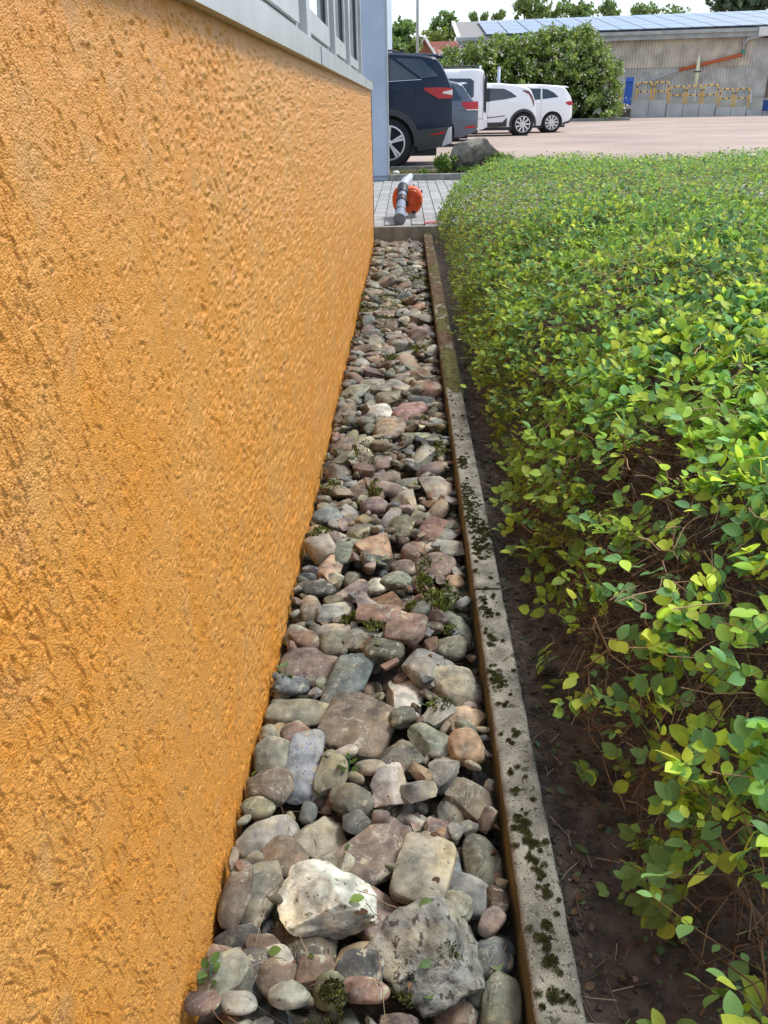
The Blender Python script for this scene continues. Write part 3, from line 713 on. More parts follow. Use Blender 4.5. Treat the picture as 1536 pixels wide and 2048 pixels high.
HERO_N = len(placed)
# fill stones between
LIB = []
for k in range(22):
    kd = 'r' if k % 5 == 0 else ('s' if k % 7 == 0 else 'a')
    V, Fq = rock(kd, (.06, .06 * RNG.uniform(.5, .9), .06 * RNG.uniform(.4, .6)), 500 + k, 3); LIB.append((V, Fq, None))
cands = []; HA = np.array(HE)
PL = np.zeros((3000, 3)); PL[:len(placed)] = placed; npl = len(placed)
for s0, s1, tries in ((.036, .048, 900), (.027, .036, 3000), (.018, .027, 6500), (.011, .018, 8000)):
    for _ in range(tries):
        y = .42 + (BY - .46) * RNG.random() ** 1.0; r = RNG.uniform(s0, s1) * (1.5 if y > 3 and s0 > .02 else 1.15 if y > 1.3 and s0 > .02 else 1 if y > 1.3 else .85); x = RNG.uniform(WX + r * .8, K0 - r * .8)
        d = np.hypot(PL[:npl, 0] - x, PL[:npl, 1] - y) - .70 * (PL[:npl, 2] + r)
        if d.min() < 0 or npl > 2300: continue
        cc_, ss_ = np.cos(HA[:, 4]), np.sin(HA[:, 4]); du, dw = x - HA[:, 0], y - HA[:, 1]
        if (((du * cc_ + dw * ss_) / (HA[:, 2] + .45 * r)) ** 2 + ((-du * ss_ + dw * cc_) / (HA[:, 3] + .45 * r)) ** 2).min() < 1: continue
        PL[npl] = (x, y, r); npl += 1; cands.append((x, y, r))
app = sorted(cands, key=lambda c: -c[2] / (.895 * c[1] + .447)); sel = set(app[:190])
libme = [me_np('stone', V, Fq, M['stone'], True) for V, Fq, _ in LIB]
for _m in libme: _m.set_sharp_from_angle(angle=math.radians(36))
for (x, y, r) in cands:
    k = RNG.integers(len(LIB)); rz = RNG.uniform(0, 6.3); rx, ry = RNG.normal(0, .25), RNG.normal(0, .25); s = r * 2.15
    V = rotm(LIB[k][0] * s / .06, rz, rx, ry); x = clampx(x, V); z = drop(x, y, V, .5); z = min(z, -.03 - .45 * r)
    c = jit(COLS[CK[RNG.integers(len(CK))]], .2)
    if (x, y, r) in sel or any(abs(q[1] - y) < 1e-9 for q in app[:190]):
        o = link('stone', libme[k], bed); o.location = (x, y, z); o.color = (*c, 1)
        o.rotation_euler = (Matrix.Rotation(rz, 3, 'Z') @ Euler((rx, ry, 0)).to_matrix()).to_euler(); o.scale = (s / .06,) * 3
    elif y < 3: add_stuff(V + [x, y, z], LIB[k][1], c)
    else:
        V2, F2 = rock('r' if k % 5 == 0 else 'a', (s, s * .8, s * .55), 1000 + k, 2); V2 = rotm(V2, rz, rx, ry); add_stuff(V2 + [x, y, z], F2, c)
me = me_np('pebbles', np.concatenate(stuffV), np.concatenate(stuffF), M['stone_far'], True, np.concatenate(stuffC))
link('pebbles', me, bed, kind='stuff')

def bed_h(x, y):
    i = np.clip(((np.asarray(x) - GX0) / GS).astype(int), 0, HM.shape[0] - 1); j = np.clip(((np.asarray(y) - GY0) / GS).astype(int), 0, HM.shape[1] - 1); return HM[i, j]

# ------------------------------------------------------------------ moss
def tufts(n, cx, cy, zf, rx, ry, ln, cols, rg, dome=0):
    """n small three-sided blades scattered in a patch"""
    a = rg.uniform(0, 2 * PI, n); q = np.sqrt(rg.random(n)); x = cx + rx * q * np.cos(a); y = cy + ry * q * np.sin(a); z = zf(x, y) + dome * (1 - q ** 2)
    d = rg.normal(size=(n, 3)) * [.6, .6, .3] + [0, 0, .8]; d /= np.linalg.norm(d, axis=1, keepdims=True); l_ = ln * rg.uniform(.6, 1.4, n)
    s = np.cross(d, rg.normal(size=(n, 3))); s /= np.linalg.norm(s, axis=1, keepdims=True); P = np.stack([x, y, z], -1)
    w_ = (l_ * .30)[:, None]
    V = np.stack([P - s * w_, P + s * w_, P + d * l_[:, None]], 1).reshape(-1, 3)
    c = np.array(cols)[rg.integers(len(cols), size=n)] * rg.uniform(.7, 1.3, (n, 1))
    return V, np.repeat(c, 3, 0)
rg = np.random.default_rng(11); mv, mc = [], []
GR = [(.07, .075, .018), (.10, .11, .022), (.045, .05, .015)]
kmoss = [(937,1010,14,40),(960,1060,16,20),(962,1095,14,22),(968,1200,7,8),(975,1225,12,12),(982,1280,8,10),(990,1350,10,24),(1000,1365,10,12),(1035,1580,8,10),(1045,1640,12,26),(1062,1690,10,24),(1082,1750,10,26),(1092,1790,6,12),(1100,1850,8,10),(1100,1905,12,30),(1112,1990,12,14),(1075,1880,5,8),(1030,1470,7,10),(922,925,10,12),(1050,1665,8,14),(1088,1880,8,9),(1103,1930,10,14),(1020,1545,6,6),(1068,1720,12,8),(995,1230,5,5),(1010,1410,6,6)]
for _ in range(70):
    a_, b_ = rg.uniform(K0 + .006, K1 - .006), .62 + 2.4 * rg.random() ** 1.4; q_ = proj(np.array([a_, b_, 0.])); s_ = rg.uniform(.6, 1.6) * 3.2 / q_[2] ** .9; kmoss.append((float(q_[0]), float(q_[1]), s_, s_ * rg.uniform(.5, 1.6)))
zk = lambda x, y: x * 0 + .0005
for (px_, py_, w_, h_) in kmoss:
    p = onz(px_, py_, 0); D = .895 * p[1] + .447; rx = w_ * D / F * 1.1; ry = h_ * D / F / math.sin(math.atan2(1, p[1])) * .9
    for _ in range(max(2 if w_ < 6 else 6, int(rx * ry * 90000))):
        a = rg.uniform(0, 2 * PI); q = rg.random() ** .8 * 1.25; x0, y0 = p[0] + rx * q * math.cos(a), p[1] + ry * q * math.sin(a)
        if not K0 + .004 < x0 < K1 - .004: continue
        q3_ = rg.uniform(.25, 1) ** 1.3; V, c = tufts(int(16 + 110 * q3_), x0, y0, zk, .0062 * q3_, .0062 * q3_, .0024, GR, rg, .0012 * q3_); mv.append(V); mc.append(c)
V = np.concatenate(mv); link('moss', me_np('moss', V, np.arange(len(V)).reshape(-1, 3), M['moss'], False, np.concatenate(mc)), kerb, kind='stuff')
# moss crust on the far part of the kerb
xs = np.linspace(K0 - .004, K1 + .006, 26); ys = np.linspace(3.02, BY - .01, 900); gx, gy = np.meshgrid(xs, ys, indexing='ij')
nz = fbm(np.stack([gx * 26, gy * 14], -1), 4, 51); e = np.minimum(gx - xs[0], xs[-1] - gx) / .018
zz = -.008 + .034 * (nz - .14) * np.clip(e, 0, 1) ** .6 * np.clip((gy - 3.02) / .12, 0, 1) + .004 * fbm(np.stack([gx * 150, gy * 150], -1), 2, 52)
t = fbm(np.stack([gx * 5, gy * 2.6], -1), 3, 53)[..., None]; t = np.clip((t - .50) * 7, 0, 1)
cc = np.array([.075, .075, .018]) * (1 - t) + np.array([.095, .058, .03]) * t
link('moss_crust', me_np('moss_crust', np.stack([gx, gy, zz], -1).reshape(-1, 3), gridF(26, 900), M['moss'], True, cc.reshape(-1, 3)), kerb, kind='stuff')
# moss between the stones
mv, mc = [], []
GB = [(.16, .21, .03), (.11, .15, .025), (.22, .25, .05), (.07, .09, .02)]
spots = [(880,1195,40,30),(860,1220,30,20),(890,1240,25,20),(820,1245,12,10),(660,970,22,12),(640,1080,18,10),(850,1125,12,22),(730,910,26,16),(870,900,26,14),(750,975,14,12),(700,1235,16,10),(745,1280,16,14),(850,830,10,10),(790,600,30,20),(700,650,26,14),(840,560,20,14),(730,590,26,10),(805,590,14,12),(780,715,20,10),(880,1410,24,14),(905,1170,20,14),(650,1060,20,8),(840,700,22,8),(720,620,30,10),(770,640,20,10)]
for (px_, py_, w_, h_) in spots:
    p = onz(px_, py_, -.05); D = .895 * p[1] + .447; rx = w_ * D / F; ry = h_ * D / F / math.sin(math.atan2(1, p[1]))
    n = int(min(2600, 700 + rx * ry * 500000)); V, c = tufts(n, p[0], p[1], lambda x, y: bed_h(x, y) - .004, rx, ry, .010 if p[1] < 3 else .014, GB, rg, .0)
    k = (V[:, 0].reshape(-1, 3).max(1) < K0 + .003) & (V[:, 0].reshape(-1, 3).min(1) > WX + .004); mv.append(V.reshape(-1, 3, 3)[k].reshape(-1, 3)); mc.append(c.reshape(-1, 3, 3)[k].reshape(-1, 3))
# moss on the pitted rock and the mossy stone
for (px_, py_, r_, n) in ((808, 1945, .017, 2600), (812, 1985, .010, 1200), (890, 1905, .010, 500), (664, 2010, .018, 1500), (915, 1895, .008, 300), (800, 1920, .008, 400)):
    p = onz(px_, py_, .0); V, c = tufts(n, p[0], p[1], lambda x, y: bed_h(x, y) - .004, r_, r_ * 1.5, .005, GR + [(.1, .13, .02)], rg, 0); mv.append(V); mc.append(c)
V = np.concatenate(mv); link('moss', me_np('moss', V, np.arange(len(V)).reshape(-1, 3), M['moss'], False, np.concatenate(mc)), bed, kind='stuff')

# ------------------------------------------------------------------ leaves and twigs (vectorised)
def leaf_tpl(near=True):
    if near:
        rows = [(0, 0), (.10, .45), (.27, .88), (.47, 1.0), (.68, .84), (.87, .45), (1, 0)]
        V = [(0, 0, 0)]; Fq3, Fq4 = [], []
        for (t, w_) in rows[1:6]: z = -.10 * t * t; V += [(-.34 * w_, t, z + .07 * w_), (0, t, z), (.34 * w_, t, z + .07 * w_)]
        V.append((0, 1, -.14))
        F3 = [(0, 2, 1), (0, 3, 2), (13, 14, 16), (14, 15, 16)]
        F4 = [q for i in range(1, 13, 3) for q in ((i, i + 1, i + 4, i + 3), (i + 1, i + 2, i + 5, i + 4))]
        return np.array(V), [np.array(F3), np.array(F4)]
    V = [(0, 0, 0), (-.33, .5, .05), (.33, .5, .05), (0, 1, -.1)]
    return np.array(V), [np.array([(0, 2, 3, 1)])]
TPL_MID = (np.array([(0, 0, 0), (-.30, .32, .05), (-.27, .68, .0), (0, 1, -.12), (.27, .68, .0), (.30, .32, .05), (0, .5, -.03)]), [np.array([(0, 5, 6, 1), (1, 6, 3, 2), (6, 5, 4, 3)])])
def place_leaves(P, D, U, S, C, tpl):
    """P base, D direction, U up (normal), S size, C colour"""
    T, Fs = tpl; n = len(P); D = D / np.linalg.norm(D, axis=1, keepdims=True); R = np.cross(D, U); R /= np.linalg.norm(R, axis=1, keepdims=True) + 1e-9; U = np.cross(R, D)
    wv = RNG.uniform(.8, 1.15, n)
    V = P[:, None] + S[:, None, None] * (T[None, :, 0:1] * R[:, None] * wv[:, None, None] + T[None, :, 1:2] * D[:, None] + T[None, :, 2:3] * U[:, None])
    off = (np.arange(n) * len(T))[:, None, None]
    return V.reshape(-1, 3), [(f[None] + off).reshape(-1, f.shape[1]) for f in Fs], np.repeat(C, len(T), 0)
def tubes(A, r0, r1, C, sides=3):
    """A (n,k,3) polylines"""
    n, k, _ = A.shape; t = np.gradient(A, axis=1); t /= np.linalg.norm(t, axis=2, keepdims=True) + 1e-9
    ref = np.where(np.abs(t[..., 2:3]) > .9, np.array([1., 0, 0]), np.array([0, 0, 1.])); u = np.cross(t, ref); u /= np.linalg.norm(u, axis=2, keepdims=True) + 1e-9; v = np.cross(t, u)
    s = np.linspace(0, 1, k)[None, :, None, None]; r = (r0[:, None, None, None] * (1 - s) + r1[:, None, None, None] * s)
    an = 2 * PI * np.arange(sides) / sides
    V = A[:, :, None] + r * (u[:, :, None] * np.cos(an)[None, None, :, None] + v[:, :, None] * np.sin(an)[None, None, :, None])
    i = np.arange(n)[:, None, None] * k * sides + np.arange(k - 1)[None, :, None] * sides; a = np.arange(sides)[None, None]; b_ = (a + 1) % sides
    Fq = np.stack([i + a, i + b_, i + sides + b_, i + sides + a], -1).reshape(-1, 4)
    e = np.arange(n)[:, None] * k * sides + (k - 1) * sides + np.arange(sides)[None]
    return V.reshape(-1, 3), Fq, e, np.repeat(C, k * sides, 0)

HX = .268
def hedge_z(x, y):
    """top of the clipped hedge above the ground plane"""
    P = np.stack([x, y], -1); x0 = HX + np.where(y < 2.4, .015 * np.clip((2.4 - y) / 1.2, 0, 1), 0) + .12 * (fbm(P * [0, 2.6] + 3, 3, 61) - .5)
    z = .56 * (1 - np.exp(-np.clip(x - x0, 0, None) / .20))
    edge = np.clip((8.55 + .35 * np.clip((x - .5) / 1.2, 0, 1) - y) / .35, 0, 1); z = z * (1 - (1 - edge) ** 2)
    return z + (.085 * (fbm(P * 2.6, 3, 62) - .5) + .03 * (fbm(P * 13, 2, 63) - .5)) * np.clip(z / .3, 0, 1) + .02 * np.sin(x * 2.1) * np.clip(z / .4, 0, 1)
def hedge_n(x, y):
    e = .02; zx = (hedge_z(x + e, y) - hedge_z(x - e, y)) / (2 * e); zy = (hedge_z(x, y + e) - hedge_z(x, y - e)) / (2 * e)
    n = np.stack([-zx, -zy, np.ones_like(zx)], -1); return n / np.linalg.norm(n, axis=1, keepdims=True)
def leaf_cols(n, x, y, z, rg):
    base = np.array([(.15, .27, .04), (.11, .24, .05), (.085, .21, .085), (.20, .33, .04), (.26, .36, .06), (.07, .17, .06)])
    k = fbm(np.stack([x * 3.5, y * 3.5], -1), 3, 64); w = np.clip((k - .3) * 2.4, 0, .999) * 6
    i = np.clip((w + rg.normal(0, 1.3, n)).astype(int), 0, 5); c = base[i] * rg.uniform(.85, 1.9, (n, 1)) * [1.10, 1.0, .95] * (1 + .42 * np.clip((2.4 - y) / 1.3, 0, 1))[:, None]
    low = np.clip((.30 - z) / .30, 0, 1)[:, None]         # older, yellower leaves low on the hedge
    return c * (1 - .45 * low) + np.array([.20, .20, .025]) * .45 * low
hedge = thing('hedge', 'low clipped hedge with rounded green leaves and brown twigs right of the kerb', 'hedge', (1.2, 4.5, 0))
HO = np.array([1.2, 4.5, 0])
rg = np.random.default_rng(5)
LP, LD, LU, LS, LC = [], [], [], [], []; TW, TR0, TR1, TC = [], [], [], []
# --- near sprigs
def sprigs(n, ya, yb, xa, xb, dens, size, lnode=7):
    x = rg.uniform(xa, xb, n); y = rg.uniform(ya, yb, n); zt = hedge_z(x, y); nrm = hedge_n(x, y)
    slope = 1 / nrm[:, 2]; keep = rg.random(n) < np.clip(slope / 1.7, 0, 1) * dens(x, y, zt); 
    P = np.stack([x, y, zt], -1); keep &= in_view(P) & (zt > .02); x, y, zt, nrm, P = x[keep], y[keep], zt[keep], nrm[keep], P[keep]; n = len(x)
    d = nrm * .8 + rg.normal(0, .55, (n, 3)); d[:, 2] = np.abs(d[:, 2]) * .8; d /= np.linalg.norm(d, axis=1, keepdims=True)
    ln = rg.uniform(.05, .12, n); start = P - d * ln[:, None] * rg.uniform(.7, 1.1, (n, 1))
    s = np.linspace(0, 1, 5)[None, :, None]; cv = rg.normal(0, .25, (n, 1, 3)); cv[:, :, 2] -= .15
    A = start[:, None] + d[:, None] * ln[:, None, None] * s + cv * ln[:, None, None] * s ** 2
    c = np.array([.17, .10, .045]) * rg.uniform(.6, 1.5, (n, 1)); TW.append(A); TR0.append(np.full(n, .0011)); TR1.append(np.full(n, .0005)); TC.append(c)
    side = np.cross(d, rg.normal(size=(n, 3))); side /= np.linalg.norm(side, axis=1, keepdims=True); up = np.cross(side, d); up *= np.sign(up[:, 2:3] + 1e-6)
    side = np.cross(d, up)
    for k in range(lnode):
        t = (k + .8) / lnode; q = start + d * ln[:, None] * t + cv[:, 0] * ln[:, None] * t * t
        for sg in (-1, 1):
            m = rg.random(n) < .80; mm = m.sum()
            if not mm: continue
            dr = side[m] * sg + d[m] * .55 + rg.normal(0, .28, (mm, 3)); nu = up[m] + nrm[m] * .5 + rg.normal(0, .25, (mm, 3)) + [0, 0, .5]
            LP.append(q[m]); LD.append(dr); LU.append(nu); LS.append(size * rg.uniform(.4, 1.3, mm) * (1 - .3 * abs(t - .55))); LC.append(leaf_cols(mm, q[m][:, 0], q[m][:, 1], q[m][:, 2], rg))
    LP.append(A[:, -1]); LD.append(d + rg.normal(0, .2, (n, 3))); LU.append(up + [0, 0, .5]); LS.append(size * rg.uniform(.6, 1.2, n)); LC.append(leaf_cols(n, x, y, zt, rg) * 1.1)
def d_near(x, y, z): return np.where((z < .40) & (y > .85) & (y < 1.65) & (x > .40), .55, 1) * np.where((z < .35) & (y <= .85), 1.5, 1) * np.where(z > .42, .95, np.where(z > .32, .55, .36)) * (1 + 1.2 * np.clip((y - 1.4), 0, 1.5)) * np.clip(.25 + 1.6 * fbm(np.stack([x * 5, y * 5], -1), 2, 66) - .2, 0, 1.3)
def d_mid(x, y, z): return np.where(z > .25, 1, .65) * np.clip(.4 + 1.2 * fbm(np.stack([x * 4, y * 4], -1), 2, 67), 0, 1.2)
sprigs(6600, .35, 2.2, HX, 2.4, d_near, .029, 6)
NEAR_N = sum(len(a) for a in LP)
sprigs(12500, 2.2, 4.4, HX, 3.4, d_mid, .026, 5)
# --- far leaves
n = 145000; y = 3.9 + (8.95 - 3.9) * rg.random(n); x = HX - .02 + (4.4 - HX) * rg.random(n); zt = hedge_z(x, y); nrm = hedge_n(x, y)
k = (rg.random(n) < np.clip(1 / nrm[:, 2] / 2.6, .38, 1)) & (zt > .01); P = np.stack([x, y, zt], -1); k &= in_view(P, 250)
x, y, zt, nrm, P = x[k], y[k], zt[k], nrm[k], P[k]; n = len(x); P = P - nrm * (rg.random((n, 1)) ** 2 * .09) + rg.normal(0, .012, (n, 3))
D_ = rg.normal(size=(n, 3)) * [1, 1, .5] + nrm * .25; U_ = nrm * .8 + [0, 0, .7] + rg.normal(0, .45, (n, 3)); farV = place_leaves(P - HO, D_, U_, rg.uniform(.018, .034, n), np.where(rg.random((n, 1)) < .07, np.array([.22, .18, .08]) * rg.uniform(.5, 1.4, (n, 1)), leaf_cols(n, x, y, P[:, 2], rg)), leaf_tpl(False))
link('foliage', me_np('foliage', farV[0], farV[1], M['leaf'], False, farV[2]), hedge, kind='stuff')
LP, LD, LU, LS, LC = [np.concatenate(a) for a in (LP, LD, LU, LS, LC)]
# nearest leaves as parts
px_, py_, dd = proj(LP); vis = (dd > .2) & (px_ > 0) & (px_ < 1536) & (py_ > 0) & (py_ < 2048)
top = LP[:, 2] > hedge_z(LP[:, 0], LP[:, 1]) - .03
score = np.where(vis & top, LS / np.maximum(dd, .1), 0); order = np.argsort(-score)[:290]; rest = np.setdiff1d(np.arange(len(LP)), order)
T, Fs = leaf_tpl(True); single = me_np('leaf', T, Fs, M['leaf_single'], True)
for i in order:
    d = _n(LD[i]); r = np.cross(d, LU[i]); r = _n(r); u = np.cross(r, d); o = link('leaf', single, hedge); s = LS[i]
    Mx = Matrix(((r[0], d[0], u[0], 0), (r[1], d[1], u[1], 0), (r[2], d[2], u[2], 0), (0, 0, 0, 1))); p = LP[i] - HO
    o.rotation_euler = Mx.to_euler(); o.location = p; o.scale = (s, s, s); o.color = (*LC[i], 1)
rn, rm = rest[rest < NEAR_N], rest[rest >= NEAR_N]
nv = place_leaves(LP[rn] - HO, LD[rn], LU[rn], LS[rn], LC[rn], leaf_tpl(True))
link('foliage', me_np('foliage', nv[0], nv[1], M['leaf'], True, nv[2]), hedge, kind='stuff')
nv = place_leaves(LP[rm] - HO, LD[rm], LU[rm], LS[rm], LC[rm], TPL_MID)
link('foliage', me_np('foliage', nv[0], nv[1], M['leaf'], False, nv[2]), hedge, kind='stuff')
# --- bare twigs: thicket inside the hedge
def thicket(n, ya, yb, xa, xb, ln0, ln1, r, kseg=5):
    x = rg.uniform(xa, xb, n); y = rg.uniform(ya, yb, n); zt = np.clip(hedge_z(x, y), 0, None); fr = rg.random(n) ** .75; z = ZS + (zt - ZS) * fr * .97
    P = np.stack([x, y, z], -1); k = in_view(P) & (zt > .05); x, y, z, P = x[k], y[k], z[k], P[k]; n = len(x)
    a = rg.uniform(0, 2 * PI, n); d = np.stack([np.cos(a) - .55, np.sin(a) * .9, rg.normal(.12, .35, n)], -1); d /= np.linalg.norm(d, axis=1, keepdims=True)
    ln = rg.uniform(ln0, ln1, n); s = np.linspace(-.5, .5, kseg)[None, :, None]; cv = rg.normal(0, .35, (n, 1, 3)); 
    A = P[:, None] + d[:, None] * ln[:, None, None] * s + cv * ln[:, None, None] * (s ** 2) + rg.normal(0, .03, (n, kseg, 3)) * ln[:, None, None]
    # keep below the clipped surface
    lim = hedge_z(A[..., 0], A[..., 1]) + .012; A[..., 2] += 0; A[..., 2] = np.minimum(A[..., 2], np.maximum(lim, ZS + .006)); A[..., 2] = np.maximum(A[..., 2], ZS + .002); A[..., 0] = np.maximum(A[..., 0], K1 + .012)
    ok = (hedge_z(A[..., 0], A[..., 1]).min(1) > .05) & ((A[..., 2].min(1) > ZS + .035) | (rg.random(n) < .12)); A = A[ok]; n = len(A)
    c = np.array([(.12, .06, .03), (.17, .09, .045), (.08, .045, .025), (.30, .21, .12), (.11, .08, .055), (.07, .05, .035)])[rg.integers(6, size=n)] * rg.uniform(.6, 1.3, (n, 1))
    TW.append(A); rr = r * rg.uniform(.45, 1.7, n); TR0.append(rr); TR1.append(rr * .6); TC.append(c)
tw_sprig = len(TW)
thicket(5600, .4, 2.4, HX - .02, 1.9, .06, .26, .0013); thicket(2600, .75, 1.95, HX, .95, .05, .20, .0010, 6); thicket(2600, 2.4, 4.6, HX - .02, 1.9, .08, .3, .0015); thicket(1800, 4.6, 8.6, HX, 2.6, .10, .3, .002)
# twigs lying in the upper surface
n = 2200; x = rg.uniform(HX, 3.2, n); y = rg.uniform(.5, 6.5, n); z = hedge_z(x, y); nrm = hedge_n(x, y); k = z > .25; x, y, z, nrm = x[k], y[k], z[k], nrm[k]; n = len(x)
a = rg.uniform(0, 2 * PI, n); d = np.stack([np.cos(a), np.sin(a), rg.normal(.05, .25, n)], -1); ln = rg.uniform(.04, .13, n); s = np.linspace(-.5, .5, 5)[None, :, None]
A = np.stack([x, y, z + .004], -1)[:, None] + d[:, None] * ln[:, None, None] * s + rg.normal(0, .05, (n, 5, 3)) * ln[:, None, None]
TW.append(A); TR0.append(np.full(n, .0013)); TR1.append(np.full(n, .0008)); TC.append(np.array([.36, .24, .14]) * rg.uniform(.4, 1.5, (n, 1)))
TV, TF, TCc = [], [], []; off = 0
for A, a_, b_, c in zip(TW, TR0, TR1, TC):
    V, Fq, e, cc = tubes(A - HO, a_, b_, c, 3); TV.append(V); TF.append(Fq + off); TCc.append(cc); off += len(V)
link('twigs', me_np('twigs', np.concatenate(TV), np.concatenate(TF), M['twig'], True, np.concatenate(TCc)), hedge, kind='stuff')
# main stems, each a part, in the open near part
for k in range(46):
    x0, y0 = random.uniform(.38, .85), random.uniform(.6, 3.4); zt = float(hedge_z(np.array([x0]), np.array([y0]))[0])
    if zt < .1: continue
    pts = [(x0 + .12, y0 + random.uniform(-.03, .03), ZS - .02)]; dx, dy = random.uniform(-.14, .05), random.uniform(-.12, .12)
    for q in (.3, .6, .85, 1): pts.append((x0 + .12 + dx * q * 1.8, y0 + dy * q * 1.5 + random.uniform(-.012, .012), ZS + (zt * .8 - ZS) * q))
    zz = [float(hedge_z(np.array([p[0]]), np.array([p[1]]))[0]) for p in pts]; pts = [(p[0], p[1], min(p[2], max(h_ - .01, ZS + .01))) for p, h_ in zip(pts, zz)]
    b = MB(); b.tube([tuple(np.array(p) - HO) for p in pts], [.0075, .006, .0048, .0036, .0024], 6); me = b.mesh('stem', M['twig'], True)
    a = me.color_attributes.new('Col', 'FLOAT_COLOR', 'POINT'); c = np.ones((len(me.vertices), 4), np.float32); c[:, :3] = (.13, .08, .05); a.data.foreach_set('color', c.ravel())
    link('stem', me, hedge)
# --- litter on the soil and on the stones
cv, cf, cc2, co_ = [], [], [], 0
V0, F0 = ICO[1]; n = 4200; x = K1 + .006 + 1.1 * rg.random(n) ** 1.2; y = .4 + 3.2 * rg.random(n) ** 1.4; sz = rg.uniform(.0016, .006, n) * (1 + (rg.random(n) < .06) * 1.2); z = soil_h(x, y)
A = V0[None] * (1 + .35 * rg.normal(size=(n, len(V0), 1)).clip(-1, 1)) * sz[:, None, None] * rg.uniform(.6, 1.2, (n, 1, 3)) + np.stack([x, y, z + sz * .3], -1)[:, None]
c = np.array([(.085, .062, .047), (.11, .078, .057), (.052, .04, .032), (.16, .13, .10)])[rg.choice(4, size=n, p=[.4, .3, .24, .06])]
link('soil_crumbs', me_np('soil_crumbs', A.reshape(-1, 3), (F0[None] + (np.arange(n) * len(V0))[:, None, None]).reshape(-1, 3), M['moss'], False, np.repeat(c, len(V0), 0)), bpy.data.objects['soil_bed'], kind='stuff')
n = 3600; x = K1 + .01 + 1.0 * rg.random(n) ** 1.2; y = .45 + 3.4 * rg.random(n) ** 1.3; z = soil_h(x, y) + .004
c = np.array([(.10, .055, .03), (.15, .08, .04), (.07, .10, .03), (.10, .15, .05), (.05, .035, .025), (.20, .12, .07)])[rg.integers(6, size=n)] * rg.uniform(.6, 1.2, (n, 1))
g = rg.random(n) < .18; c[g] = np.array([.10, .17, .07]) * rg.uniform(.7, 1.2, (g.sum(), 1))
V1, F1, C1 = place_leaves(np.stack([x, y, z], -1), rg.normal(size=(n, 3)) * [1, 1, .12], rg.normal(size=(n, 3)) * .35 + [0, 0, 1], rg.uniform(.004, .026, n) * rg.uniform(.4, 1, n), c, TPL_MID)
link('leaf_litter', me_np('leaf_litter', V1, F1, M['leaf'], True, C1), bpy.data.objects['soil_bed'], kind='stuff')
n = 1700; x = K1 + .01 + 1.0 * rg.random(n) ** 1.3; y = .45 + 3.2 * rg.random(n) ** 1.2; z = soil_h(x, y) + .003; a = rg.uniform(0, 2 * PI, n); ln = rg.uniform(.008, .07, n) * (.5 + rg.random(n))
s = np.linspace(-.5, .5, 3)[None, :, None]; d = np.stack([np.cos(a), np.sin(a), rg.normal(0, .06, n)], -1); A = np.stack([x, y, z], -1)[:, None] + d[:, None] * ln[:, None, None] * s; A[..., 0] = np.maximum(A[..., 0], K1 + .004)
c = np.array([(.20, .13, .08), (.10, .06, .035), (.35, .28, .2), (.08, .05, .03)])[rg.integers(4, size=n)]; V1, F1, _, C1 = tubes(A, np.full(n, .0009), np.full(n, .0006), c, 3)
link('twig_litter', me_np('twig_litter', V1, F1, M['twig'], True, C1), bpy.data.objects['soil_bed'], kind='stuff')
n = 330; x = rg.uniform(WX + .01, K0 - .005, n); y = .5 + 6 * rg.random(n) ** 1.3; z = bed_h(x, y) + .002
c = np.array([(.10, .17, .06), (.14, .22, .06), (.12, .07, .04), (.22, .13, .08)])[rg.integers(4, size=n)] * rg.uniform(.7, 1.2, (n, 1))
V1, F1, C1 = place_leaves(np.stack([x, y, z], -1), rg.normal(size=(n, 3)) * [1, 1, .2], rg.normal(size=(n, 3)) * .4 + [0, 0, 1], rg.uniform(.008, .022, n), c, leaf_tpl(True))
link('fallen_leaves', me_np('fallen_leaves', V1, F1, M['leaf'], True, C1), bed, kind='stuff')
n = 240; x = rg.uniform(WX + .03, K0 - .03, n); y = .5 + 5 * rg.random(n) ** 1.2; a = rg.uniform(0, 2 * PI, n); ln = rg.uniform(.02, .10, n)
s = np.linspace(-.5, .5, 6)[None, :, None]; d = np.stack([np.cos(a), np.sin(a), a * 0], -1); A = np.stack([x, y, x * 0], -1)[:, None] + d[:, None] * ln[:, None, None] * s; A[..., 0] = np.clip(A[..., 0], WX + .006, K0 - .004)
A[..., 2] = np.median(bed_h(A[..., 0], A[..., 1]), axis=1)[:, None] + .006 + rg.normal(0, .003, (n, 6))
V1, F1, _, C1 = tubes(A, np.full(n, .0009), np.full(n, .0005), np.array([(.16, .09, .05), (.08, .05, .035), (.3, .22, .14)])[rg.integers(3, size=n)], 3)
link('twig_pieces', me_np('twig_pieces', V1, F1, M['twig'], True, C1), bed, kind='stuff')
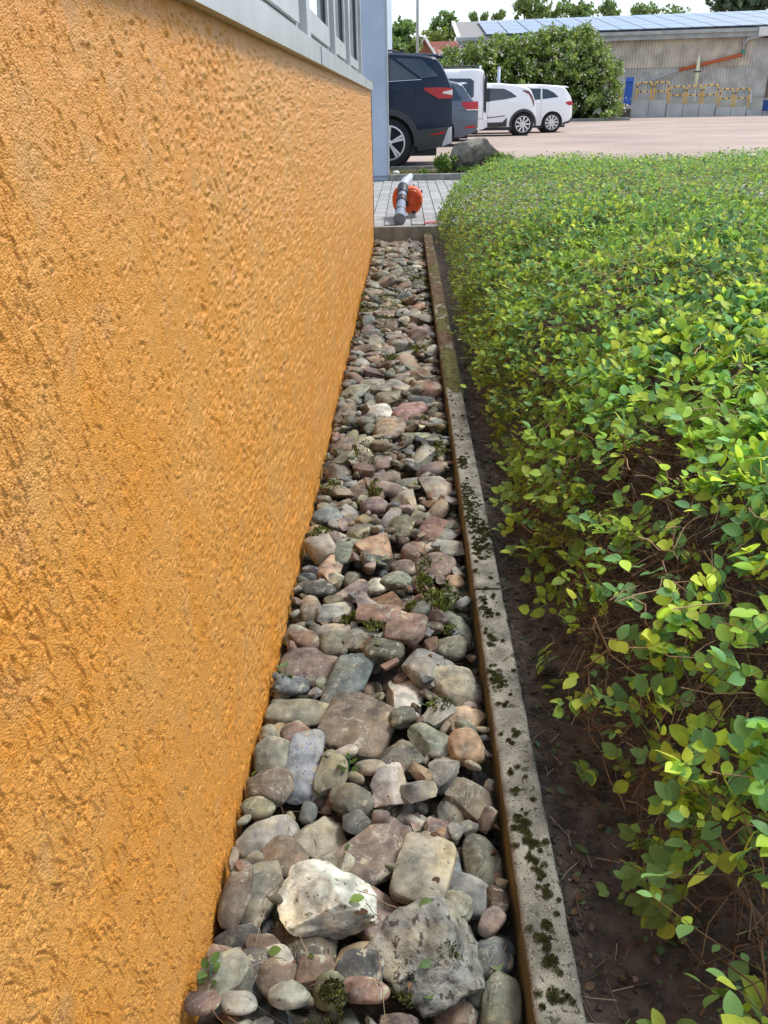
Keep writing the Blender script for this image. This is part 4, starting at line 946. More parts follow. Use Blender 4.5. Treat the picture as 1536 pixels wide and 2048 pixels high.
# weed seedlings at the foot of the wall
for (px_, py_, lab) in ((392, 2000, 'small green weed sprouting at the foot of the orange wall in the bottom left'), (548, 1345, 'small dark green weed in the gap between wall and oval stone'), (697, 1545, 'green leafy sprig between the stones under the brown square slab')):
    p = onz(px_, py_, -.05); n = 9; a = rg.uniform(0, 2 * PI, n); D_ = np.stack([np.cos(a), np.sin(a), rg.uniform(.1, .8, n)], -1); P = D_ * .006 + np.stack([a * 0, a * 0, rg.uniform(0, .03, n)], -1)
    V1, F1, C1 = place_leaves(P, D_, np.tile([0, 0, 1.], (n, 1)) + rg.normal(0, .2, (n, 3)), rg.uniform(.010, .020, n), np.array([.08, .15, .04]) * rg.uniform(.8, 1.3, (n, 1)), leaf_tpl(True))
    x = max(p[0], WX + .03); z = float(bed_h(np.array([x]), np.array([p[1]]))[0]); w_ = thing('weed', lab, 'weed', (x, p[1], z - .01)); link('leaves', me_np('leaves', V1, F1, M['leaf'], True, C1), w_)
    b = MB(); b.tube([(0, 0, -.02), (.002, 0, .02), (.004, .003, .035)], .0008, 5); me = b.mesh('stalk', M['green']); link('stalk', me, w_)
# leaf sprig on the white rock, leaf on the pale green stone
def flat_leaf(px_, py_, ang, s, c, name='fallen_leaf', lab='', dz=.004):
    p = onz(px_, py_, .0); z = float(bed_h(np.array([p[0]]), np.array([p[1]]))[0]); p = onz(px_, py_, z); z = float(bed_h(np.array([p[0]]), np.array([p[1]]))[0]) + dz
    o = thing(name, lab, 'leaf', (p[0], p[1], z), ang, None, single); o.scale = (s, s, s); o.color = (*c, 1); return o
flat_leaf(700, 1805, -1.2, .022, (.16, .26, .05), lab='green leaf lying on top of the bright white rock')
flat_leaf(1000, 1950, .4, .030, (.22, .30, .12), lab='pale green fallen leaf on the long smooth stone by the kerb')
flat_leaf(700, 1545, .9, .026, (.06, .16, .04), lab='dark green oval leaf among the stones below the brown square slab')
flat_leaf(1135, 1750, -.6, .034, (.10, .19, .10), lab='large blue green leaf lying on the soil beside the kerb') if False else None

# ================================================================== PATH AND CAR PARK EDGE
path = link('path', None, kind='structure')
b = MB(); b.add([(-3.5, BY + .06, ZP - .012), (6, BY + .06, ZP - .012), (6, 12.62, ZP - .012), (-3.5, 12.62, ZP - .012)], [(0, 1, 2, 3)]); b.build('path_bedding', M['joint'], path)
pw, pl = .122, .24; b = MB(); b.box((-pw / 2 + .0035, -pl / 2 + .003, -.05), (pw / 2 - .0035, pl / 2 - .003, 0), bev=.003); pme = b.mesh('paver', M['paver'])
cells = []
for i in range(-24, 40):
    for j in range(0, 22):
        cells.append((i * pw - .02, BY + .06 + pl * (j + .5) + (pl / 2 if i % 2 else 0)))
cells = [c for c in cells if c[1] < 12.49]
near = [c for c in cells if -.55 < c[0] < 1.15][:300]; ns = set(near)
for (x, y) in near:
    o = link('paver', pme, path); o.location = (x, y, ZP + random.uniform(-.0015, .0015)); o.rotation_euler = (random.gauss(0, .003), random.gauss(0, .004), random.gauss(0, .004)); g = random.uniform(.27, .36); o.color = (g, g, g * .97, 1)
b = MB(); [b.box((x - pw / 2 + .0035, y - pl / 2 + .003, ZP - .05), (x + pw / 2 - .0035, y + pl / 2 - .003, ZP)) for (x, y) in cells if (x, y) not in ns]
b.build('paver_field', mat('paver_field', (.31, .31, .30), .9, noise_s=9, amp=.15), path, kind='stuff')
k2 = link('path_kerb', None, kind='structure')
for i in range(7):
    x0 = PX + .02 + i * 1.0; b = MB(); b.box((x0 + .002, 12.53, -.1), (x0 + .998, 12.61, ZP + .085), bev=.008); b.build('kerb_stone', M['concrete'], k2)
k3 = link('car_park_kerb', None, kind='structure')
for i in range(7):
    x0 = PX + .02 + i * 1.0; b = MB(); b.box((x0 + .002, 13.38, -.1), (x0 + .998, 13.47, ZC + .03), bev=.008); b.build('kerb_stone', M['concrete'], k3)
b = MB(); b.add([(-2, 12.6, .12), (12, 12.6, .12), (12, 13.39, .16), (-2, 13.39, .16)], [(0, 1, 2, 3)]); b.build('planting_bed', M['asphalt'], kind='structure')
b = MB(); b.add([(-12, 13.46, ZC), (40, 13.46, ZC), (40, 14.25, ZC), (-12, 14.25, ZC)], [(0, 1, 2, 3)]); b.build('parking_edge', M['paving'], kind='structure')
b = MB(); b.add([(-12, 13.46, ZC), (-12, 13.46, -.2), (40, 13.46, -.2), (40, 13.46, ZC)], [(0, 1, 2, 3)]); b.build('parking_edge_face', M['concrete'], kind='structure')
# white line
p = onz(1515, 309, ZC); b = MB(); b.box((p[0] - .9, p[1] - .07, ZC), (p[0] + .8, p[1] + .07, ZC + .004)); b.build('bay_marking', M['white_trim'], kind='structure')
# boulder
p0, p1 = ony(897, 300, 13.0), ony(1003, 300, 13.0); bw = p1[0] - p0[0]
V, Fq = rock('a', (1, 1, 1), 77, 5); V = V * [bw, .62, .50]; V[:, 2] = np.where(V[:, 2] > 0, V[:, 2] * (1 - .18 * np.abs(V[:, 0]) / bw), V[:, 2]); sc = np.clip(.25 - V[:, 2], 0, 1)[:, None]
V[:, :2] *= (1 - .42 * np.clip(V[:, 2:3] / .25, 0, 1)); nn = V / np.linalg.norm(V, axis=1, keepdims=True); V += nn * (.05 * (fbm(V * 7, 4, 9) - .5))[:, None]
me = me_np('boulder', V, Fq, mat('boulder_rock', (.20, .185, .15), .95, noise_s=9, amp=.45, bump=.012, bump_s=45, speck=[(25, .62, (.09, .085, .06))]), True)
bz_ = ony(945, 272, 13.0)[2]; thing('boulder', 'large weathered grey boulder at the car park edge among ivy', 'boulder', ((p0[0] + p1[0]) / 2, 13.0, bz_ - .25 - .01), .15, None, me)

def leafball(n, c, r, size, cols, rg, tpl=None, shell=.45, flat=None):
    """leaf cards through an ellipsoid volume, denser at its skin, in clumps"""
    c = np.array(c, float); r = np.array(r, float); k = max(8, n // 60); cc = rg.normal(size=(k, 3)); cc /= np.linalg.norm(cc, axis=1, keepdims=True); cc *= (shell + (1 - shell) * rg.random((k, 1)))
    i = rg.integers(k, size=n); q = cc[i] + rg.normal(0, .13, (n, 3)); P = c + q * r
    D_ = rg.normal(size=(n, 3)); U_ = q + rg.normal(0, .5, (n, 3)) + [0, 0, .6]
    col = np.array(cols)[rg.integers(len(cols), size=n)] * rg.uniform(.75, 1.25, (n, 1)); tint = rg.uniform(.75, 1.25, (k, 1))[i]
    return place_leaves(P, D_, U_, size * rg.uniform(.6, 1.3, n), col * tint, tpl or leaf_tpl(False))
def merge(parts):
    V, F4, C = [], {}, []; o = 0
    for v, fs, c in parts:
        V.append(v); C.append(c)
        for f in fs: F4.setdefault(f.shape[1], []).append(f + o)
        o += len(v)
    return np.concatenate(V), [np.concatenate(f) for f in F4.values()], np.concatenate(C)
def plant(name, label, cat, loc, balls, size, cols, m, seed, group=None, stems=None):
    rg = np.random.default_rng(seed); t = thing(name, label, cat, loc, 0, group)
    V, Fq, C = merge([leafball(n, c, r, size, cols, rg) for (n, c, r) in balls]); link('foliage', me_np('foliage', V, Fq, m, False, C), t)
    b = MB()
    for (c0, c1, ra, rb) in (stems or [((0, 0, -.05), (0, 0, balls[0][1][2]), .02, .01)]): b.tube([c0, tuple((np.array(c0) + np.array(c1)) / 2 + [.03 * (abs(c1[2])), 0, 0]), c1], [ra, (ra + rb) / 2, rb], 6)
    b.build('stem', M['bark'], t, True); return t
IV = [(.10, .19, .035), (.15, .24, .04), (.07, .13, .03), (.19, .27, .05)]
for (px_, py_, wpx, hpx, n, lab) in ((888, 338, 44, 40, 2200, 'ivy like green shrub at the left foot of the grey boulder'), (1000, 335, 62, 38, 2600, 'green creeping shrub at the right foot of the boulder'), (940, 344, 60, 16, 900, 'low green creeper in front of the boulder'), (850, 345, 30, 9, 260, 'thin grassy weed left of the boulder behind the path kerb')):
    p = ony(px_, py_, 12.82); s = 12.0 / F; plant('shrub', lab, 'shrub', (p[0], 12.82 if py_ < 340 else 12.74, .13), [(n, (0, 0, hpx * s * .42), (wpx * s * .5, .16, hpx * s * .5))], .035, IV, M['leaf'], 90 + px_)
p = ony(792, 347, 12.72); V, Fq = rock('r', (.10, .08, .07), 3, 3); o = thing('stone', 'small white stone lying behind the path kerb left of the weeds', 'stone', (p[0], 12.7, .15), 0, None, me_np('stone', V, Fq, M['stone'], True)); o.color = (.75, .74, .7, 1)
# dry grass in the bed
rg = np.random.default_rng(8); n = 2600; x = rg.uniform(-.25, 2.2, n); y = rg.uniform(12.63, 13.36, n); V, c = tufts(n, 0, 0, lambda a_, b_: a_ * 0, 1, 1, .05, [(.16, .15, .06), (.12, .16, .04), (.25, .2, .1)], rg); V = V.reshape(-1, 3, 3); V[..., :2] -= V[:, :1, :2]; V[..., 0] += x[:, None]; V[..., 1] += y[:, None]; V[..., 2] += .12
link('grass', me_np('grass', V.reshape(-1, 3), np.arange(3 * n).reshape(-1, 3), M['far_leaf'], False, c), bpy.data.objects['planting_bed'], kind='stuff')

# ------------------------------------------------------------------ leaf blower
bl = thing('leaf_blower', 'orange and grey handheld leaf blower lying on the pavers with its tube toward the strip', 'leaf blower', (0, 0, 0))
def P3(px_, py_, Y): return tuple(ony(px_, py_, Y))
Bp = P3(803, 447, 7.62)
pts = [P3(799, 438, 7.62), P3(801, 425, 7.75), P3(803, 405, 7.92), P3(805, 388, 8.05), P3(806, 378, 8.12)]; pts[0] = (pts[0][0], 7.62, ZP + .05)
b = MB(); b.tube(pts, [.056, .047, .040, .040, .041], 20); b.build('tube', M['tube_grey'], bl, True, auto=40)
b = MB(); b.tube([pts[2], tuple((np.array(pts[2]) + np.array(pts[3])) / 2)], .0475, 18); b.tube([tuple(np.array(pts[1]) + [0, .01, .0]), tuple(np.array(pts[1]) + [0, .03, .012])], .050, 18); b.build('strap_clip', M['black'], bl, auto=40)
q0, q1 = np.array(pts[3]), np.array(pts[4]); b = MB(); b.tube([q0, q1, q1 + [0, .035, .015]], [.048, .053, .050], 20); b.build('sleeve', M['black'], bl, auto=40)
e0 = q1 + [.0, .03, .012]; eT = np.array(P3(821, 352, 8.40)); b = MB(); b.tube([e0, e0 * .62 + eT * .38 + [-.006, 0, .006], e0 * .3 + eT * .7, eT, eT + [.008, .02, -.012]], [.045, .044, .038, .026, .012], 18); b.build('elbow', M['cover_grey'], bl, auto=50)
cb = np.array(P3(824, 400, 8.22)); rr = 26 * (8.22 * .895 + .43) / F
b = MB(); b.lathe([(rr * .55, -.075), (rr * .9, -.068), (rr, -.04), (rr * 1.03, .0), (rr, .05), (rr * .8, .09), (rr * .5, .10)], 30, 'Y', tuple(cb)); V = np.array(b.V); V[:, 0] = cb[0] + (V[:, 0] - cb[0]) * .80; b.V = [tuple(v) for v in V]; b.build('fan_housing', M['orange'], bl, auto=35)
c2 = np.array(P3(800, 400, 8.22)); b = MB(); b.lathe([(rr * .6, -.03), (rr * .93, -.02), (rr * .97, .04), (rr * .6, .08)], 26, 'Y', tuple(c2)); V = np.array(b.V); V[:, 0] = c2[0] + (V[:, 0] - c2[0]) * .62; b.V = [tuple(v) for v in V]; b.build('intake_cover', M['orange'], bl, auto=35)
for k in range(5):
    zz_ = cb[2] - .055 + k * .026; b = MB(); b.box((cb[0] + .045, cb[1] - .075, zz_ - .004), (cb[0] + .098 - .006 * abs(k - 2) ** 1.5, cb[1] + .05, zz_ + .004), bev=.002); b.build('cooling_slot', M['black'] if k % 2 else M['orange'], bl)
b = MB(); b.box((cb[0] - .075, cb[1] - .095, cb[2] - .045), (cb[0] - .035, cb[1] - .07, cb[2] - .005), bev=.004); b.build('muffler_guard', M['black'], bl)
for k in range(4): b = MB(); b.lathe([(rr * (.30 + .14 * k), -.082 + .003 * k), (rr * (.32 + .14 * k), -.088 + .003 * k), (rr * (.36 + .14 * k), -.08 + .003 * k)], 26, 'Y', tuple(cb + [.004, 0, 0])); V = np.array(b.V); V[:, 0] = cb[0] + (V[:, 0] - cb[0]) * .78; b.V = [tuple(v) for v in V]; b.F.pop(26, None); b.build('grille_ring', M['orange'], bl, auto=30)
b = MB(); t = np.array(P3(827, 374, 8.26)); b.add([(t[0] - .03, t[1] - .02, t[2] - .02), (t[0] + .03, t[1] - .02, t[2] - .02), (t[0] + .002, t[1], t[2] + .028), (t[0] - .03, t[1] + .04, t[2] - .02), (t[0] + .03, t[1] + .04, t[2] - .02), (t[0] + .002, t[1] + .03, t[2] + .028)], [(0, 1, 2), (5, 4, 3), (0, 2, 5, 3), (1, 4, 5, 2), (0, 3, 4, 1)]); b.build('spark_cap', M['black'], bl)
b = MB(); b.tube([P3(840, 392, 8.26), P3(842, 386, 8.26), P3(844, 380, 8.26)], [.011, .010, .008], 10); b.build('choke_lever', M['black'], bl, auto=40)
b = MB(); b.box(tuple(np.array(P3(815, 437, 8.2)) - [0, .04, 0]), (P3(831, 425, 8.2)[0], 8.26, P3(831, 424, 8.2)[2]), bev=.006); b.build('fuel_tank', M['cover_grey'], bl)
b = MB(); b.box(tuple(np.array(P3(824, 427, 8.16)) - [0, .02, 0]), (P3(831, 420, 8.2)[0], 8.2, P3(831, 420, 8.2)[2])); b.build('foot', M['black'], bl)
b = MB(); b.tube([tuple(eT + [.004, .0, -.01]), tuple(eT + [.02, -.002, -.016])], .008, 10); b.build('stop_switch', M['orange'], bl)
# seat the blower on the pavers
lo = min(float((c.matrix_world @ Vector(v)).z) for c in bl.children for v in c.bound_box)
bl.location.z = 0
rv = [(p[0], p[1], 0) for p in (onz(848, 447, ZP + .01), onz(876, 447, ZP + .01))]
b = MB(); x0, x1, yy = rv[0][0], rv[1][0], rv[0][1] + .02; P = []
for i in range(9): P.append([(x0 + (x1 - x0) * i / 8, yy + dy + .004 * math.sin(i), ZP + .006 + .010 * math.sin(i * 1.3 + dy * 40) ** 2 + (.006 if 2 < i < 7 else 0)) for dy in (0, .03, .06)])
b.grid(P); me = b.mesh('ribbon', M['red'], True); rb = thing('plastic_scrap', 'flat red plastic scrap lying on the pavers by the edging board', 'plastic scrap', (0, 0, 0), 0, None, me); so_ = rb.modifiers.new('thick', 'SOLIDIFY'); so_.thickness = .003

# ------------------------------------------------------------------ cars
def interp(xs_, ys_):
    xs_ = np.array(xs_, float); ys_ = np.array(ys_, float); return lambda x: np.interp(x, xs_, ys_)
def make_wheel(R, wd, nsp, style, rimr=.70):
    """wheel with its axle along Y, outer face at +Y"""
    b = MB(); prof = [(R * .66, -wd / 2), (R * .93, -wd / 2), (R * .99, -wd * .38), (R, -wd * .15), (R, wd * .15), (R * .99, wd * .38), (R * .93, wd / 2), (R * rimr, wd * .48), (R * rimr * .97, wd * .30), (R * .2, wd * .28)]
    b.lathe(prof, 36); ty = b.mesh('tyre', M['tyre'], True, 40)
    r = MB(); rr_ = R * rimr; r.lathe([(rr_ * 1.0, wd * .30), (rr_ * 1.01, wd * .49), (rr_ * .93, wd * .50), (rr_ * .90, wd * .33)], 36); r.F.pop(36, None)
    for k in range(nsp):
        a = 2 * PI * k / nsp
        for s in ((-1, 1) if style == 'double' else (0,)):
            w0, w1 = (.045, .055) if style != 'double' else (.028, .034)
            if style == 'broad': w0, w1 = .05, .075
            off_ = s * .13; tw = .25 if style == 'swirl' else 0; Q = []
            for (q, w_) in ((.12, w0), (.92, w1)):
                aa = a + off_ * q + tw * q; c_, s_ = math.cos(aa), math.sin(aa); rad = rr_ * q
                for sd in (-1, 1):
                    for yv in (wd * .33, wd * (.46 if q < .5 else .47)): Q.append((rad * c_ - sd * w_ / 2 * s_ * R / .33, yv, rad * s_ + sd * w_ / 2 * c_ * R / .33))
            r.add(Q, [(1, 3, 7, 5), (0, 4, 6, 2), (0, 1, 5, 4), (2, 6, 7, 3), (0, 2, 3, 1), (4, 5, 7, 6)])
    r.lathe([(rr_ * .2, wd * .3), (rr_ * .2, wd * .47), (rr_ * .1, wd * .49)], 14)
    ri = r.mesh('rim', M['alloy'], False); return ty, ri
def car(label, body_mat, L_, W_, top, low, belt, roofh, wheels, R, panels, loc, rz, wheel_style, clad=None, extra=None, group=None, wt=.235, sc=1.0):
    """local frame: x=0 rear .. L front, +Y = side seen; top/low: silhouettes as (x,z) lists; belt: height of the waist"""
    c = thing('parked_car', label, 'car', loc, rz, group); c.scale = (sc, sc, sc)
    zt = interp(*zip(*top)); zl = interp(*zip(*low)); Ra = R * 1.14
    arch = lambda x: max([math.sqrt(max(Ra * Ra - (x - wx_) ** 2, 0)) + R if abs(x - wx_) < Ra else -1 for wx_ in wheels])
    def zlow(x): return max(float(zl(x)), arch(x))
    def hw(x):
        e = .42; f = 1.0
        if x < e: f = 1 - .17 * (1 - x / e) ** 2.2
        if x > L_ - .8: f = 1 - .26 * (1 - (L_ - x) / .8) ** 2.2
        return W_ / 2 * f
    g = interp([.15, .32, .55, belt - .08, belt, roofh * .97, roofh], [.925, .975, 1.0, .985, .965, .80, .70])
    ys_ = lambda x, z: hw(x) * float(g(z))
    xs_ = sorted(set([0, .015, .04, .08] + list(np.linspace(.12, L_ - .12, 60)) + [L_ - .06, L_ - .02, L_] + [w_ + Ra * math.sin(t_) for w_ in wheels for t_ in np.linspace(-PI / 2, PI / 2, 19)]))
    K = 12; P = []
    for x in xs_:
        a, bq = zlow(x), float(zt(x)); bq = max(bq, a + .02); ring = []
        for k in range(K + 1): z = a + (bq - .045 - a) * k / K if bq - a > .1 else a + (bq - a) * k / K; ring.append((x, ys_(x, z), z))
        yt = ring[-1][1]; ring.append((x, yt - .045, bq - .012)); ring.append((x, yt * .6, bq + .004 if bq > belt + .05 else bq)); ring.append((x, 0, bq + .01))
        full = ring + [(p[0], -p[1], p[2]) for p in ring[-2::-1]]; full.append((x, 0, a)); P.append([full[-1]] + full[:-1] + [full[-1]])
    b = MB(); b.grid(P); nr = len(P[0]); b.add(P[0][1:-1], [tuple(range(nr - 2))]); b.add(P[-1][1:-1], [tuple(range(nr - 2))[::-1]])
    b.build('body', body_mat, c, auto=32)
    for w_ in wheels:      # dark liner inside the arches
        l_ = MB(); l_.lathe([(R * 1.10, -W_ / 2 + .12), (R * 1.10, W_ / 2 - .22)], 24, 'Y', (w_, 0, R)); l_.build('wheel_arch_liner', M['black'], c)
    u = MB(); u.box((.25, -W_ / 2 + .1, .17), (L_ - .3, W_ / 2 - .1, .34)); u.build('underbody', M['black'], c)
    def panel(name, m, pts_lo, pts_hi, off=.007, parent=c, n=18, mirror=True):
        fl, fh = interp(*zip(*pts_lo)), interp(*zip(*pts_hi)); xa, xb = pts_lo[0][0], pts_lo[-1][0]; X = sorted(set(list(np.linspace(xa, xb, n)) + [p[0] for p in pts_lo] + [p[0] for p in pts_hi])); G = []
        for x in X:
            a, bq = float(fl(x)), float(fh(x)); G.append([(x, ys_(x, a + (bq - a) * k / 5) + off, a + (bq - a) * k / 5) for k in range(6)])
        for sgn in ((1, -1) if mirror else (1,)):
            b = MB(); b.grid([[(p[0], sgn * p[1], p[2]) for p in r_] for r_ in G]); o = b.build(name, m, parent, True)
        return o
    for pn in panels: panel(*pn)
    if clad:
        for w_ in wheels:      # arch lip
            for sgn in (1, -1):
                b = MB(); G = []
                for t_ in np.linspace(-.12, PI + .12, 25):
                    row = []
                    for rad in (R * 1.10, R * 1.14, R * 1.14 + clad):
                        x, z = w_ + rad * math.cos(t_), R + rad * math.sin(t_); row.append((x, sgn * (ys_(min(max(x, 0), L_), max(z, .2)) + .014), max(z, .2)))
                    G.append(row)
                b.grid(G); b.build('arch_trim', M['cladding'], c, True)
    ty, ri = make_wheel(R, wt, *wheel_style)
    for w_ in wheels:
        for sgn in (1, -1):
            o = link('wheel', ty, c); o.location = (w_, sgn * (W_ / 2 - wt / 2 - .03), R); o.rotation_euler = (0, random.uniform(0, 1), 0 if sgn > 0 else PI); link('rim', ri, o)
    # rear window across the tailgate and rear lamps on the rear face are wrapped by the panels
    if extra: extra(c, ys_, zt)
    return c
def box_part(c, name, m, a, b_, bev=0): q = MB(); q.box(a, b_, bev=bev); return q.build(name, m, c)

# dark blue SUV
Yn = 13.52; hub = ony(778, 290, Yn); rearx = ony(905, 250, Yn)[0]; ov = rearx - hub[0]; L_ = 4.75; R = .372
suv_top = [(0, .85), (.01, 1.12), (.04, 1.24), (.10, 1.36), (.19, 1.52), (.26, 1.60), (.5, 1.645), (.9, 1.68), (1.6, 1.71), (2.4, 1.70), (3.0, 1.66), (3.45, 1.45), (3.85, 1.16), (4.3, 1.06), (4.65, .95), (4.75, .7)]
suv_low = [(0, .52), (.04, .38), (.3, .27), (.6, .22), (4.2, .22), (4.6, .3), (4.75, .5)]
def suv_extra(c, ys_, zt):
    b = MB(); P = []
    for x in np.linspace(.17, .62, 8): z = 1.635 + .03 * (x - .17) / .45; P.append([(x, -.66, z - .035), (x, -.6, z), (x, 0, z + .012), (x, .6, z), (x, .66, z - .035)])
    b.grid(P); o = b.build('roof_spoiler', M['navy_paint'], c, True); s = o.modifiers.new('t', 'SOLIDIFY'); s.thickness = .03
    b = MB(); [b.tube([(.85, s * .60, 1.67), (.95, s * .61, 1.70), (2.6, s * .61, 1.725), (2.75, s * .6, 1.70)], .014, 8) for s in (1, -1)]; b.build('roof_rail', M['black'], c, True)
    b = MB(); b.add([(.78, .02, 1.67), (.94, .02, 1.69), (.80, .01, 1.76), (.78, -.02, 1.67), (.94, -.02, 1.69), (.80, -.01, 1.76)], [(0, 1, 2), (5, 4, 3), (0, 2, 5, 3), (1, 4, 5, 2)]); b.build('antenna_fin', M['navy_paint'], c)
    box_part(c, 'bumper_insert', M['satin'], (-.012, -.6, .33), (.04, .6, .40), .01)
suv_p = [('side_window', M['car_glass'], [(.24, 1.32), (.50, 1.295), (.90, 1.575)], [(.24, 1.33), (.50, 1.565), (.90, 1.59)]),
  ('side_window', M['car_glass'], [(.56, 1.29), (1.55, 1.245)], [(.56, 1.30), (.98, 1.58), (1.55, 1.60)]), ('side_window', M['car_glass'], [(1.62, 1.24), (2.5, 1.20)], [(1.62, 1.60), (2.5, 1.60)]), ('side_window', M['car_glass'], [(2.57, 1.20), (3.5, 1.16)], [(2.57, 1.6), (3.0, 1.55), (3.5, 1.21)]),
  ('tail_light', M['light_red'], [(.0, 1.01), (.22, 1.00), (.46, 1.13)], [(.0, 1.15), (.22, 1.165), (.46, 1.16)], .012), ('tail_light_lens', M['light_clear'], [(.0, 1.055), (.16, 1.075)], [(.0, 1.13), (.16, 1.10)], .017),
  ('lower_cladding', M['cladding'], [(.02, .36), (.3, .275), (.56, .24)], [(.02, .60), (.3, .58), (.56, .56)], .010), ('lower_cladding', M['cladding'], [(1.42, .235), (3.4, .235)], [(1.42, .40), (3.4, .40)], .010),
  ('reflector', M['light_red'], [(.12, .50), (.34, .475)], [(.12, .535), (.34, .495)], .016), ('bumper_wing', M['satin'], [(.0, .38), (.06, .34), (.16, .30)], [(.0, .60), (.06, .58), (.16, .34)], .018),
  ('waist_trim', M['satin'], [(.50, 1.275), (3.4, 1.165)], [(.50, 1.285), (3.4, 1.175)], .011), ('door_seam', M['black'], [(1.58, .40), (1.586, .40)], [(1.58, 1.22), (1.586, 1.22)], .009)]
suv = car('dark blue sport utility car nearest the building, only its rear half showing', M['navy_paint'], L_, 1.86, suv_top, suv_low, 1.25, 1.70, [ov / .935, L_ - .9], R, suv_p, (rearx, Yn + .88, ZC), PI, (5, 'double', .70), .075, suv_extra, sc=.935)

def lamp(z0, z1, x1): return ('tail_light', M['light_red'], [(0, z0), (x1 * .6, z0), (x1, (z0 + z1) / 2)], [(0, z1), (x1 * .6, z1), (x1, z1)], .012)
# grey estate
Yn = 20.6; rx_ = ony(957, 250, Yn)[0]
est_top = [(0, .80), (.03, .96), (.16, 1.05), (.30, 1.24), (.42, 1.40), (.7, 1.46), (1.6, 1.49), (2.6, 1.47), (3.2, 1.2), (3.6, .98), (4.3, .86), (4.55, .6)]
est_low = [(0, .42), (.06, .32), (.4, .2), (4.1, .2), (4.55, .4)]
def est_extra(c, ys_, zt):
    b = MB(); P = [[(x, -.55, 1.39 + .03 * (x - .2)), (x, 0, 1.43 + .03 * (x - .2)), (x, .55, 1.39 + .03 * (x - .2))] for x in (.26, .45, .65)]; b.grid(P); o = b.build('roof_spoiler', M['grey_paint'], c, True); s = o.modifiers.new('t', 'SOLIDIFY'); s.thickness = .03
    box_part(c, 'bumper_lip', M['cladding'], (-.008, -.6, .25), (.06, .6, .36), .01)
est_p = [('side_window', M['car_glass'], [(.42, 1.03), (1.2, 1.0)], [(.42, 1.05), (.62, 1.33), (1.2, 1.38)]), ('side_window', M['car_glass'], [(1.26, 1.0), (2.1, .98)], [(1.26, 1.38), (2.1, 1.40)]), ('side_window', M['car_glass'], [(2.16, .98), (3.1, .95)], [(2.16, 1.4), (2.6, 1.36), (3.1, 1.0)]),
  lamp(.80, .99, .40), ('tail_light_lens', M['light_clear'], [(0, .80), (.30, .80)], [(0, .825), (.30, .825)], .016), ('reflector', M['light_red'], [(.06, .42), (.32, .40)], [(.06, .47), (.32, .44)], .014), ('bumper_seam', M['black'], [(.0, .78), (.5, .80)], [(.0, .786), (.5, .806)], .009),
  ('rear_window_edge', M['black'], [(.17, 1.05), (.31, 1.22)], [(.17, 1.06), (.31, 1.245)], .01)]
car('grey blue estate car showing its rear corner between the dark car and the white van', M['grey_paint'], 4.55, 1.8, est_top, est_low, 1.0, 1.48, [.95, 3.65], .325, est_p, (rx_, Yn + .9, ZC), PI, (5, 'double', .68), None, est_extra, sc=.93)
# white van
Yn = 23.6; rx_ = ony(972, 250, Yn)[0]
van_top = [(0, .62), (.015, 1.3), (.05, 1.72), (.10, 1.80), (.3, 1.83), (2.6, 1.84), (3.0, 1.72), (3.5, 1.2), (4.2, 1.0), (4.5, .6)]
van_low = [(0, .32), (.3, .24), (4.2, .24), (4.5, .4)]
van_p = [('side_window', M['car_glass'], [(.36, 1.13), (.50, 1.06), (1.5, 1.04)], [(.36, 1.52), (.46, 1.58), (1.5, 1.60)], .009), ('side_window', M['car_glass'], [(1.6, 1.04), (2.5, 1.04)], [(1.6, 1.60), (2.5, 1.60)], .009), ('side_window', M['car_glass'], [(2.6, 1.04), (3.3, 1.02)], [(2.6, 1.6), (3.3, 1.1)], .009),
  ('tail_light', M['cladding'], [(.0, .75), (.06, .75)], [(.0, 1.58), (.06, 1.58)], .012), ('door_rail', M['black'], [(.25, .985), (.62, .985)], [(.25, 1.01), (.62, 1.01)], .012), ('bumper_seam', M['cladding'], [(.0, .56), (.5, .56)], [(.0, .57), (.5, .57)], .009), ('rear_door_edge', M['black'], [(.075, .60), (.085, .60)], [(.075, 1.7), (.085, 1.7)], .009)]
def van_extra(c, ys_, zt):
    b = MB(); [b.tube([(.25, s * .62, 1.84), (.35, s * .63, 1.885), (2.5, s * .63, 1.89), (2.6, s * .62, 1.85)], .018, 8) for s in (1, -1)]; b.build('roof_rail', M['black'], c, True)
    box_part(c, 'rear_bumper', M['white_paint'], (-.05, -.8, .34), (.10, .8, .58), .03)
    box_part(c, 'rear_hinge_strip', M['cladding'], (-.006, .70, .72), (.03, .80, 1.66), .01)
car('white boxy van with black roof rails behind the grey estate', M['white_paint'], 4.5, 1.84, van_top, van_low, 1.05, 1.83, [.95, 3.65], .33, van_p, (rx_, Yn + .92, ZC), PI, (5, 'broad', .66), None, van_extra, sc=.93)
